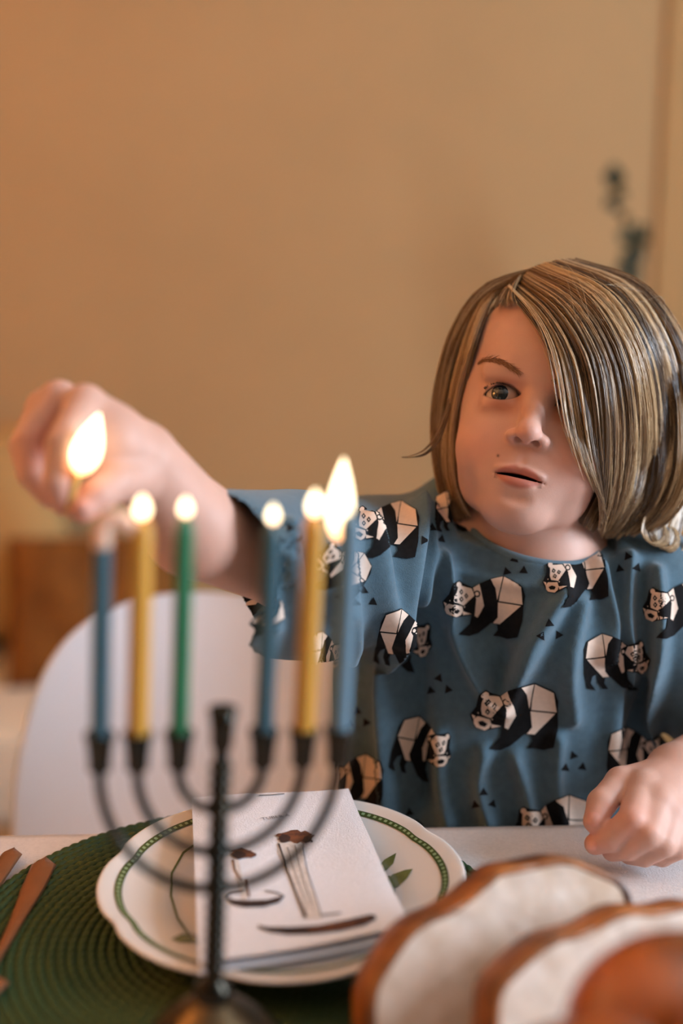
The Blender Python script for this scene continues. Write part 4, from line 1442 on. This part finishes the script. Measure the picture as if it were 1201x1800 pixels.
def family(guides, n, clump=0.5, nclump=14, depth=(0, 9), rad=0.00019, cut=(0.86, 1.03), wig=1.2, tone=(0.15, 0.95), spread=1.0, power=1.0):
    Gd = np.array(guides)
    g = len(Gd)
    uc = np.sort(rng.random(nclump))
    u = rng.random(n) ** power
    ci = np.abs(u[:, None] - uc[None]).argmin(1)
    s = np.linspace(0, 1, M_)
    um = u[:, None] * (1 - clump * s[None] ** 0.8) + uc[ci][:, None] * clump * s[None] ** 0.8
    um = um + rng.normal(0, 0.010 * spread, (n, 1)) * s[None]
    um = np.clip(um, 0, 1) * (g - 1)
    i0 = np.clip(um.astype(int), 0, g - 2); f = um - i0
    col = np.arange(M_)[None].repeat(n, 0)
    im = np.clip(i0 - 1, 0, g - 1); i2 = np.clip(i0 + 1, 0, g - 1); i3 = np.clip(i0 + 2, 0, g - 1)
    a, b, c, d = Gd[im, col], Gd[i0, col], Gd[i2, col], Gd[i3, col]
    f = f[..., None]
    cur = 0.5 * (2 * b + (c - a) * f + (2 * a - 5 * b + 4 * c - d) * f * f + (3 * b - a - 3 * c + d) * f ** 3)
    # layers: some strands lie deeper, clump by clump
    cen = np.array((0, -5, -75.0))
    outd = cur - cen; outd /= np.linalg.norm(outd, axis=2, keepdims=True)
    cd = rng.uniform(depth[0], depth[1], nclump)[ci] * 0.6 + rng.uniform(depth[0], depth[1], n) * 0.4
    cur = cur - outd * cd[:, None, None] * (0.35 + 0.65 * np.sin(np.pi * np.clip(s * 1.0, 0, 1)) )[None, :, None]
    ph = rng.uniform(0, 6.28, (n, 3)); fr = rng.uniform(3, 7, (n, 3))
    cph = rng.uniform(0, 6.28, (nclump, 3))[ci]
    cur = cur + wig * (0.35 * np.sin(fr[:, None] * s[None, :, None] * 2 + ph[:, None]) + 0.9 * np.sin(4.5 * s[None, :, None] + cph[:, None])) * (s[None, :, None] ** 0.7)
    # trim to uneven lengths
    L = rng.uniform(cut[0], cut[1], n)
    q = np.clip(s[None] * L[:, None], 0, 1) * (M_ - 1)
    j = np.clip(q.astype(int), 0, M_ - 2); t = (q - j)[..., None]
    ii = np.arange(n)[:, None].repeat(M_, 1)
    cur = cur[ii, j] * (1 - t) + cur[ii, j + 1] * t
    W = HO + (cur * S) @ HR.T
    R = rad * rng.uniform(0.7, 1.25, n)[:, None] * np.interp(s, [0, 0.1, 0.75, 1], [0.8, 1, 0.9, 0.25])[None]
    tn = np.clip(rng.normal(0, 0.17, n) + rng.uniform(tone[0], tone[1], nclump)[ci], 0, 1)
    return W, R, tn
hair = empty('hair', (0, 0, 0)); hair.parent = person; hair.matrix_parent_inverse = person.matrix_world.inverted()
def lock(fam, name):
    o = strands(name, *fam, m_hair)
    o.parent = hair
    return o
# the curtain beside the right cheek (left in the picture): parting -> jaw
left_g = [guide([(905, 490), (866, 520), (842, 570), (825, 620), (808, 680), (794, 755), (794, 830), (808, 880), (826, 908)]),
          guide([(912, 484), (856, 512), (822, 570), (800, 640), (784, 720), (780, 800), (786, 860), (812, 912)]),
          guide([(925, 477), (852, 512), (812, 575), (786, 650), (770, 730), (768, 810), (778, 870), (806, 915)]),
          guide([(940, 470), (850, 506), (800, 575), (774, 650), (760, 730), (760, 810), (772, 880), (796, 912)], face=False),
          guide([(955, 465), (850, 500), (792, 575), (766, 660), (756, 740), (760, 820), (778, 880), (800, 905)], [3] * 8, face=False)]
lock(family(left_g, 3400, 0.36, 60, (0, 8), tone=(0.25, 0.9)), 'side_lock')
# the fringe swept from the parting over the left eye
fr_g = [guide([(888, 508), (925, 548), (958, 600), (976, 660), (984, 710), (994, 752), (1006, 782)], [0, 0, 0, 1, 2, 3, 3]),
        guide([(895, 500), (945, 548), (982, 612), (1000, 690), (1012, 755), (1030, 815), (1050, 862)], [0, 0, 0, 1, 4, 7, 7]),
        guide([(905, 492), (968, 545), (1014, 620), (1032, 700), (1042, 780), (1054, 850), (1066, 908)], [0, 0, 1, 2, 6, 8, 6]),
        guide([(915, 484), (990, 535), (1044, 620), (1062, 710), (1066, 800), (1064, 870), (1056, 930)], [1, 2, 3, 4, 5, 4, 2]),
        guide([(928, 475), (1015, 525), (1074, 620), (1094, 715), (1096, 805), (1086, 880), (1068, 938)], [2, 3, 4, 5, 5, 4, 2])]
lock(family(fr_g, 3300, 0.5, 70, (0, 8), wig=1.7, tone=(0.0, 1.0), power=0.45), 'swept_fringe')
# thin separate wisps hanging in front of the left eye
wp_g = [guide([(892, 503), (930, 545), (955, 590), (970, 650), (978, 705), (990, 755), (1008, 792)], [3, 3, 3, 3, 5, 5, 5]),
        guide([(896, 500), (942, 550), (975, 610), (992, 680), (1000, 740), (1014, 800), (1030, 850)], [3, 3, 3, 3, 5, 6, 7])]
lock(family(wp_g, 130, 0.88, 5, (-1, 1), rad=0.00017, wig=0.8, cut=(0.8, 1.0), tone=(0.6, 1.0)), 'fringe_wisps')
# fine short hair along the parting and the hairline
pt_g = [guide([(925, 476), (900, 492), (880, 514), (864, 544)], [2, 1, 0, 0], face=False), guide([(920, 479), (900, 497), (884, 518), (872, 546)], [2, 1, 0, 0], face=False),
        guide([(918, 480), (902, 498), (892, 518), (890, 540)], [2, 1, 0, 0], face=False), guide([(918, 480), (906, 500), (904, 520), (912, 544)], [2, 1, 0, 0], face=False)]
lock(family(pt_g, 900, 0.2, 30, (-1, 4), rad=0.00015, wig=0.6, cut=(0.45, 0.95), tone=(0.35, 0.8)), 'hairline')
# the crown and the left side of the head
cr_g = [guide([(925, 476), (1010, 520), (1072, 612), (1094, 712), (1096, 810), (1084, 885), (1058, 944)], [3, 3, 4, 5, 5, 4, 2]),
        guide([(950, 465), (1050, 512), (1112, 605), (1136, 710), (1136, 810), (1118, 885), (1076, 945)], [3] * 7),
        guide([(975, 458), (1085, 505), (1150, 600), (1176, 710), (1174, 815), (1148, 890), (1098, 942)], [3] * 7),
        guide([(1000, 455), (1115, 500), (1184, 600), (1210, 710), (1204, 820), (1170, 895), (1120, 938)], [3] * 7, face=False),
        guide([(1015, 454), (1135, 496), (1210, 600), (1234, 715), (1226, 830), (1190, 905), (1150, 935)], [4] * 7, face=False)]
lock(family(cr_g, 6800, 0.42, 90, (-2, 10), wig=2.0, tone=(0.0, 1.0)), 'crown_hair')
# curls behind the left ear
def local_guides(lst): return [resample(np.array([Hinv(P(*q)) for q in g]), M_) for g in lst]
cu = local_guides([[(1150, 830, 0.845), (1150, 880, 0.842), (1134, 905, 0.838), (1128, 935, 0.834), (1146, 955, 0.832), (1168, 945, 0.834), (1162, 918, 0.838), (1146, 915, 0.84)],
                   [(1175, 830, 0.855), (1178, 885, 0.85), (1160, 915, 0.846), (1152, 945, 0.842), (1170, 968, 0.84), (1192, 955, 0.842), (1188, 928, 0.846), (1172, 925, 0.85)],
                   [(1195, 830, 0.865), (1204, 890, 0.862), (1196, 935, 0.858), (1182, 965, 0.852), (1184, 985, 0.85), (1202, 978, 0.852), (1210, 955, 0.856), (1200, 940, 0.86)]])
lock(family(cu, 700, 0.5, 9, (-2, 2), rad=0.00022, wig=1.6, tone=(0.45, 0.95), cut=(0.7, 1.0)), 'curled_ends')
# the wisp that flies out to the left
wi = local_guides([[(790, 700, 0.835), (772, 755, 0.832), (748, 788, 0.83), (722, 800, 0.83), (704, 802, 0.832)],
                   [(794, 720, 0.835), (776, 772, 0.832), (752, 798, 0.83), (726, 804, 0.83), (706, 804, 0.832)]])
lock(family(wi, 46, 0.5, 3, (-1, 1), rad=0.0002, wig=0.6, tone=(0.2, 0.5)), 'flyaway_wisp')
# loose single hairs
fly = []
for _ in range(12):
    a = rng.uniform(0.3, 1)
    b0 = np.array((880 + 200 * a, 500 - 40 * math.sin(math.pi * min(1, a * 1.1))))
    d = rng.normal(0, 1, 2)
    dx = rng.uniform(30, 150) * (1 if a > 0.25 else -0.5)
    pts = [(b0[0], b0[1]), (b0[0] + dx * 0.5, b0[1] - rng.uniform(-20, 14) + 12), (b0[0] + dx, b0[1] + rng.uniform(20, 90)), (b0[0] + dx * 1.15 + rng.uniform(-25, 25), b0[1] + rng.uniform(90, 220))]
    fly.append(guide(pts, [4, 7 + rng.uniform(0, 3), 8, 7], face=False))
fly = np.array(fly)
W = HO + (fly * S) @ HR.T
lock((W, np.full(W.shape[:2], 0.00009), rng.uniform(0.5, 0.9, len(W))), 'loose_hairs')
# the back of the head: strands fall from the crown all round
bk = []
crown = np.array((8, 110, -85.0))
for an in np.linspace(math.radians(-30), math.radians(205), 14):
    dx, dz = math.cos(an), -math.sin(an)
    pts = []
    for t in np.linspace(0.06, 1, 9):
        el = math.pi / 2 * (1 - t * 1.02) if t < 0.62 else None
        if t < 0.62:
            ph = t / 0.62 * math.pi / 2
            p = np.array((2 + 81 * math.sin(ph) * dx, 31 + 88 * math.cos(ph), -78 + 96 * math.sin(ph) * dz))
        else:
            q = (t - 0.62) / 0.38
            wdt = 1 - 0.28 * q * q
            p = np.array((2 + 81 * wdt * dx, 31 - 112 * q, -80 + (94 - 26 * q) * wdt * dz))
        pts.append(p)
    bk.append(resample(np.array(pts), M_))
lock(family(bk, 3600, 0.35, 60, (2, 9), rad=0.00040, wig=1.6, tone=(0.1, 0.8)), 'back_hair')
# dense under-layer close to the skull so no scalp shows
g = Grid(axis((0.05, 0.26, 0.003)), axis((0.76, 0.97, 0.003)), axis((0.92, 1.12, 0.003)))
g.ell(H((1, 31, -80)), np.array((79, 88, 92)) * S, HR, 0.003)
g.ell(H((5, -36, -88)), np.array((72, 56, 58)) * S, HR, 0.02)
def facecut(X, Y, Z):
    x, y, z = X - HO[0], Y - HO[1], Z - HO[2]
    lx = (HR[0, 0] * x + HR[1, 0] * y + HR[2, 0] * z) / S
    ly = (HR[0, 1] * x + HR[1, 1] * y + HR[2, 1] * z) / S
    lz = (HR[0, 2] * x + HR[1, 2] * y + HR[2, 2] * z) / S
    a = np.maximum(-(lz + 52 + 0.25 * np.abs(lx)), ly - (74 + 28 / (1 + np.exp(-(lz + 24) / 5))))          # in front of the ears and below the hairline
    return a * S
g.op(facecut, (0.05, 0.6, 0.9), (0.26, 0.97, 1.12), 0.004, True)
V2, Q2 = g.net(); V2 = relax(V2, Q2, 3)
o = quads_obj('under_layer', V2, Q2, m_under); o.parent = hair

# ------------------------------------------------------------------ t-shirt
m_shirt = mat('blue_jersey', (82, 106, 120), rough=0.9, spec=0.12, sheen=0.25, vary=0.08, scale=160, bump=0.35, bscale=1500)
m_rib = mat('blue_rib', (94, 119, 134), rough=0.9, spec=0.12, sheen=0.25, vary=0.06, scale=200, bump=0.35, bscale=1500)
st = 0.0022
g = Grid(axis((-0.115, 0.365, st)), axis((0.66, 0.99, st)), axis((0.50, 1.0, st)))
CH = np.array((0.128, 0.880, 0.885))
g.cap((0.118, 0.898, 0.56), (0.128, 0.890, 0.80), 0.132, 0.124, 0.01, ysc=1.36)
g.cap((0.128, 0.890, 0.80), CH, 0.122, 0.098, 0.02, ysc=1.42)
g.cap(SH_R + np.array((0.004, 0, -0.006)), SH_L + np.array((0, 0, -0.006)), 0.046, 0.046, 0.03)
g.cap(NK + np.array((0, 0.002, 0.03)), NK + np.array((0, 0.006, -0.05)), 0.0455, 0.066, 0.022)
# right sleeve: a loose cone hanging from the raised arm
cuff = P(420, 1004, 0.722); cuff_ax = (ELB - P(252, 812, 0.652)); 
sl_in = P(640, 1005, 0.862)
g.cap(sl_in, P(520, 1000, 0.785), 0.056, 0.053, 0.03)
g.cap(P(520, 1000, 0.785), P(390, 985, 0.705), 0.053, 0.0455, 0.012)
g.cap(P(560, 1050, 0.82), P(425, 1066, 0.722), 0.045, 0.030, 0.02)
# left sleeve
g.cap(SH_L + np.array((0.004, 0, -0.004)), P(1262, 1215, 0.888), 0.050, 0.050, 0.025)
g.cap(P(1262, 1215, 0.888), P(1262, 1215, 0.888) + (ELB2 - P(1262, 1215, 0.888)) * 1.6, 0.0415, 0.0415, 0.002, True)
# openings: cut the cuff square, hollow it; hollow the neck; hem at the bottom
def cutplane(p0, n, keep_r):
    n = np.array(n, float); n /= np.linalg.norm(n)
    def f(X, Y, Z): 
        d = (X - p0[0]) * n[0] + (Y - p0[1]) * n[1] + (Z - p0[2]) * n[2]
        return -d
    g.op(f, p0 - keep_r, p0 + keep_r, 0.001, True)
c1, c2, c3 = P(398, 880, 0.720), P(440, 1130, 0.716), P(440, 1000, 0.775)
cn = np.cross(c2 - c1, c3 - c1); cn = cn if cn[0] < 0 else -cn
cutplane(P(419, 1004, 0.718), cn, 0.085)
g.cap(P(580, 1003, 0.825), P(360, 982, 0.685), 0.047, 0.0395, 0.002, True)
g.cap(P(560, 1045, 0.815), P(400, 1066, 0.705), 0.036, 0.0245, 0.004, True)
cf, cl_, cr_ = P(941, 986, 0.820), P(808, 912, 0.872), P(1034, 944, 0.872)
cpn = np.cross(cr_ - cf, cl_ - cf); cpn /= np.linalg.norm(cpn); cpn = cpn if cpn[2] > 0 else -cpn
nax = H((0, -62, -80)) - NK; nax /= np.linalg.norm(nax)
ccol = NK + nax * (((cf - NK) @ cpn) / (nax @ cpn))           # where the neck axis passes the collar
def collar_cut(X, Y, Z):
    d = (X - cf[0]) * cpn[0] + (Y - cf[1]) * cpn[1] + (Z - cf[2]) * cpn[2]
    r = np.sqrt((X - ccol[0]) ** 2 + (Y - ccol[1]) ** 2 + 0 * Z)
    return np.maximum(-d, r - 0.062)
g.op(collar_cut, ccol - 0.1, ccol + 0.1, 0.002, True)
g.cap(NK - nax * 0.03, ccol + nax * 0.06, 0.0405, 0.0415, 0.002, True)
V3, Q3 = g.net()
keep = V3[:, 2] > 0.51
V3 = relax(V3, Q3, 4)
N3 = vnormals(V3, Q3)
vv = V3 - CAM; dd = vv @ FW
PX = 600.5 + FPX * (vv @ RT) / dd; PY = 900 - FPX * (vv @ UP) / dd
def fold(path, w, amp):
    p = resample(np.array(path, float), 40)
    a, b = p[:-1], p[1:]
    best = np.full(len(PX), 1e9)
    for i in range(len(a)):
        ab = b[i] - a[i]
        t = np.clip(((PX - a[i][0]) * ab[0] + (PY - a[i][1]) * ab[1]) / (ab @ ab), 0, 1)
        best = np.minimum(best, np.hypot(PX - a[i][0] - t * ab[0], PY - a[i][1] - t * ab[1]))
    return amp * np.exp(-(best / w) ** 2)
frontm = np.clip(-(N3 @ FW) * 2.5, 0, 1)
D = np.zeros(len(V3))
for path, w, amp in (([(772, 985), (790, 1060), (822, 1140), (862, 1225)], 17, 0.0075), ([(986, 1040), (950, 1110), (915, 1180), (885, 1240)], 17, 0.0075),
                     ([(735, 900), (705, 980), (690, 1080), (686, 1200), (690, 1320), (696, 1450)], 16, 0.0085), ([(640, 920), (655, 1000), (672, 1100)], 15, 0.006),
                     ([(590, 920), (600, 1010), (612, 1120), (618, 1250), (625, 1420)], 16, 0.006), ([(760, 905), (740, 1000), (738, 1060)], 13, 0.005),
                     ([(1050, 1000), (1068, 1080), (1060, 1150)], 13, 0.005), ([(1105, 985), (1098, 1080), (1104, 1180)], 14, 0.006), ([(1020, 1060), (1000, 1160), (1004, 1260)], 15, 0.004),
                     ([(1150, 1010), (1158, 1120), (1150, 1250), (1128, 1400)], 14, 0.008), ([(1080, 1200), (1070, 1300), (1056, 1420)], 16, 0.004),
                     ([(500, 930), (508, 1000), (525, 1080), (545, 1140)], 15, 0.005), ([(455, 925), (468, 1010), (480, 1100)], 13, 0.003), ([(560, 915), (566, 990), (590, 1070)], 13, 0.005),
                     ([(850, 1320), (842, 1380), (860, 1450)], 12, 0.004), ([(905, 1330), (925, 1400), (930, 1450)], 13, 0.004), ([(980, 1300), (975, 1380), (985, 1450)], 14, 0.004), ([(770, 1290), (775, 1380), (790, 1450)], 15, 0.004),
                     ([(800, 1000), (860, 1020), (940, 1030), (1000, 1015)], 9, 0.0015)):
    D += fold(path, w, amp)
for path, w, amp in (([(850, 1090), (880, 1150), (875, 1210)], 26, -0.004), ([(735, 1080), (735, 1250), (745, 1400)], 22, -0.005), ([(525, 970), (535, 1060)], 12, -0.004), ([(1140, 1200), (1110, 1320)], 14, -0.004)):
    D += fold(path, w, amp)
rr = rng.normal(0, 1, (10, 3))
nz = sum(np.sin(V3 @ (rr[i] * 45) + i) for i in range(10)) * 0.0003
V3 = V3 + N3 * ((2.4 * D * frontm) + nz)[:, None]
V3 = relax(V3, Q3, 2)
shirt = quads_obj('t_shirt', V3, Q3, m_shirt)
shirt.parent = person; shirt.matrix_parent_inverse = person.matrix_world.inverted()
bpy.context.view_layer.update()
bsh = bvh_of(shirt)

def shirt_at(px, py, lift):
    r = ray(px, py); r = r / np.linalg.norm(r)
    hh = bsh.ray_cast(Vector(CAM), Vector(r))
    if hh[0] is None: return None
    n = np.array(hh[1]); n = n if n @ r < 0 else -n
    return np.array(hh[0]) + n * lift
# ribbed neck band round the opening
pu = np.cross(cpn, (0, 1.0, 0)); pu /= np.linalg.norm(pu); pv = np.cross(cpn, pu)
ring = []
for k in range(49):
    a = 2 * math.pi * k / 48
    dv = pu * math.cos(a) + pv * math.sin(a)
    # distance from the neck axis 0.0435 across the axis
    ax_ = dv - nax * (dv @ nax)
    ring.append(ccol + dv * (0.0438 / np.linalg.norm(ax_)) - cpn * 0.0012)
b = MB(); b.tube(ring, 0.0032, 10); rb = b.build('neck_rib', m_rib); under(rb, shirt)

# ------------------------------------------------------------------ panda print
m_pk = mat('black_print', (28, 27, 28), rough=0.9, spec=0.1, vary=0.15, scale=300)
m_pc = mat('cream_print', (228, 202, 184), rough=0.9, spec=0.1, vary=0.04, scale=300)
def blob(cx, cy, r, n=14): return [(cx + r * math.cos(2 * math.pi * k / n), cy + r * math.sin(2 * math.pi * k / n)) for k in range(n)]
def dia(cx, cy, r): return [(cx, cy - r), (cx + r * .8, cy), (cx, cy + r), (cx - r * .8, cy)]
BL, CR = 0, 1
PANDA = [([(405, 975), (465, 938), (545, 903), (640, 876), (785, 942), (812, 1010), (806, 1095), (805, 1210), (780, 1335), (705, 1350), (750, 1290), (735, 1235), (692, 1210), (684, 1285), (640, 1338), (588, 1338), (625, 1288),
           (618, 1248), (570, 1238), (470, 1325), (400, 1352), (320, 1346), (398, 1262), (412, 1170)], BL, 1),
         ([(188, 1100), (235, 1040), (258, 955), (295, 932), (335, 955), (430, 985), (470, 1010), (465, 1050), (437, 1066), (430, 1150), (410, 1190), (335, 1205), (290, 1216), (225, 1192), (205, 1150)], BL, 1.2),
         ([(412, 978), (460, 942), (505, 1105), (455, 1205), (430, 1192), (442, 1062), (470, 1040), (466, 1000)], CR, 2),
         ([(543, 910), (634, 884), (612, 1010), (604, 1060), (585, 965)], CR, 2), ([(642, 884), (778, 947), (797, 1083), (618, 1066), (622, 1005)], CR, 2),
         ([(612, 1076), (786, 1093), (640, 1240), (585, 1237), (622, 1190)], CR, 2),
         ([(288, 968), (400, 985), (428, 1035), (337, 1124), (275, 1100), (270, 1062)], CR, 2), (blob(292, 966, 22), CR, 2.1),
         (blob(446, 1022, 26), BL, 2.4), (blob(446, 1022, 15), CR, 2.8),
         (dia(313, 1020, 24), BL, 2.6), (dia(358, 1046, 24), BL, 2.6), (dia(316, 1076, 24), BL, 2.6), (dia(313, 1020, 9), CR, 2.9), (dia(358, 1046, 9), CR, 2.9), (dia(316, 1076, 9), CR, 2.9),
         ([(215, 1132), (242, 1112), (330, 1132), (337, 1168), (322, 1196), (290, 1213), (230, 1190), (214, 1160)], CR, 2), ([(243, 1150), (275, 1143), (312, 1165), (292, 1188), (255, 1176)], BL, 2.6),
         ([(336, 1166), (406, 1182), (338, 1196)], CR, 2), ([(198, 1098), (226, 1112), (214, 1134)], CR, 2), (blob(247, 1088, 5, 6), CR, 2.2), (blob(346, 1132, 6, 6), CR, 2.2)]
def panda(cx, cy, sc=1.0, flip=False, rot=0.0, sx=1.0):
    """the printed bear, centred on a pixel; sc = 1 is the size of the middle one"""
    ca, sa = math.cos(math.radians(rot)), math.sin(math.radians(rot))
    lay = []
    for poly, m, l in PANDA:
        q = []
        for x, y in poly:
            X, Y = (x - 510) / 4.003 * sc * sx, (y - 1100) / 4.003 * sc
            if flip: X = -X
            q.append((cx + X * ca - Y * sa, cy + X * sa + Y * ca))
        lay.append((q, m, 0.0007 + 0.0002 * l))
    decal('panda_print', lay, bsh, [m_pk, m_pc], shirt, step=4, jump=0.012)
for a in ((907, 1255, 1.0, False, 0, 1), (853, 1062, 0.92, False, 4, 1), (712, 1122, 0.88, True, 14, 0.72), (742, 1312, 0.90, True, 18, 0.74), (1084, 1160, 0.84, True, 0, 0.92),
          (1012, 1012, 0.80, False, -12, 0.92), (1118, 1325, 0.84, True, 4, 0.8), (975, 1450, 0.92, False, -6, 1), (678, 928, 0.86, False, 2, 0.92), (600, 1000, 0.80, False, 30, 0.8),
          (622, 1372, 0.86, False, 0, 0.8), (572, 1150, 0.72, True, 10, 0.6), (452, 1062, 0.72, False, 60, 0.9), (1192, 1068, 0.86, False, 0, 0.9), (800, 898, 0.6, True, 0, 0.8)):
    panda(*a)
def tri(cx, cy, r, a):
    return [(cx + r * math.cos(math.radians(a + 120 * k)), cy + r * math.sin(math.radians(a + 120 * k))) for k in range(3)]
tl = []
for cx, cy in ((966, 1108), (772, 1204), (1104, 990), (1008, 1340), (628, 1262), (510, 940), (640, 1050), (850, 1405), (905, 995), (435, 930), (1050, 1440), (720, 1440), (760, 940)):
    for dx, dy in ((0, -12), (-14, 10), (16, 8)):
        o = decal('triangle_print', [(tri(cx + dx, cy + dy, 9, random.uniform(-120, -60)), 0, 0.0003)], bsh, [m_pk], shirt, step=7)
# cuff hem of the raised sleeve
# ------------------------------------------------------------------ fingernails
m_nail = mat('fingernail', (226, 162, 146), rough=0.25, spec=0.5, vary=0.04)
def nail(px, py, d, dirpx, w, l):
    """small curved plate on the finger skin"""
    t = np.array(dirpx, float); t /= np.linalg.norm(t); n = np.array((-t[1], t[0]))
    vs, fs = [], []
    K = 7
    for i in range(K):
        for j in range(K):
            u, v = i / (K - 1) * 2 - 1, j / (K - 1) * 2 - 1
            q = np.array((px, py)) + t * l * u * math.sqrt(1 - 0.45 * v * v) + n * w * v * math.sqrt(1 - 0.35 * u * u)
            p = on_skin(q[0], q[1], 0.0006 * (1 - 0.5 * max(abs(u), abs(v)) ** 2))
            vs.append(p)
    for i in range(K - 1):
        for j in range(K - 1): fs.append((i * K + j, i * K + j + 1, (i + 1) * K + j + 1, (i + 1) * K + j))
    o = obj('fingernail', vs, fs, m_nail)
    return under(o, person)
nail(1044, 1440, 0.77, (-0.2, 1), 12, 13)
nail(1041, 1487, 0.77, (-1, 0.25), 9, 9)
nail(146, 888, 0.6, (-0.6, 1), 11, 12)

# ------------------------------------------------------------------ trousers and shoes below the table
m_tr = mat('dark_trousers', (52, 56, 70), rough=0.9, vary=0.08, scale=200, bump=0.3, bscale=900)
m_sh = mat('dark_shoe', (40, 38, 38), rough=0.6, vary=0.1)
g = Grid(axis((-0.02, 0.27, 0.005)), axis((0.76, 1.0, 0.005)), axis((0.03, 0.62, 0.005)))
g.cap((0.120, 0.885, 0.58), (0.118, 0.885, 0.52), 0.095, 0.098, 0.01, ysc=1.35)
for s in (-1, 1):
    g.cap((0.118 + s * 0.048, 0.885, 0.52), (0.118 + s * 0.052, 0.885, 0.30), 0.056, 0.044, 0.02)
    g.cap((0.118 + s * 0.052, 0.885, 0.30), (0.118 + s * 0.054, 0.895, 0.065), 0.044, 0.034, 0.01)
V4, Q4 = g.net(); V4 = relax(V4, Q4, 2)
o = quads_obj('trousers', V4, Q4, m_tr); under(o, person)
for s in (-1, 1):
    g = Grid(axis((0.0, 0.24, 0.004)), axis((0.74, 0.98, 0.004)), axis((-0.008, 0.10, 0.004)))
    x0 = 0.118 + s * 0.054
    g.cap((x0, 0.925, 0.030), (x0 + s * 0.006, 0.815, 0.024), 0.032, 0.029, 0.01)
    g.cap((x0, 0.905, 0.03), (x0, 0.900, 0.075), 0.030, 0.031, 0.01)
    V4, Q4 = g.net(); V4[:, 2] = np.maximum(V4[:, 2], 0.0005)
    o = quads_obj('shoe', relax(V4, Q4, 1), Q4, m_sh); under(o, person)

# ------------------------------------------------------------------ burning match in the raised hand
m_wood = mat('match_wood', (222, 176, 96), rough=0.7, vary=0.1, scale=80)
ma, mz = P(118, 898, 0.598), P(142, 812, 0.594)
match = tag(empty('match', ma), 'burning wooden match held between the fingers of the raised hand', 'match')
b = MB(); b.tube([np.zeros(3), (mz - ma) * 0.5, mz - ma], 0.0024, 6); b.build('stick', m_wood, match)
b = MB(); b.tube([(mz - ma) * 0.9, (mz - ma) * 0.97, (mz - ma) * 1.03], [0.0026, 0.0032, 0.002], 10); b.build('burnt_head', m_wick, match)
f0, f1 = P(138, 836, 0.592), P(175, 726, 0.592)
flame('flame', f0, f1 - f0, np.linalg.norm(f1 - f0), 28 * 0.592 / FPX, match, ma, m_flame2)
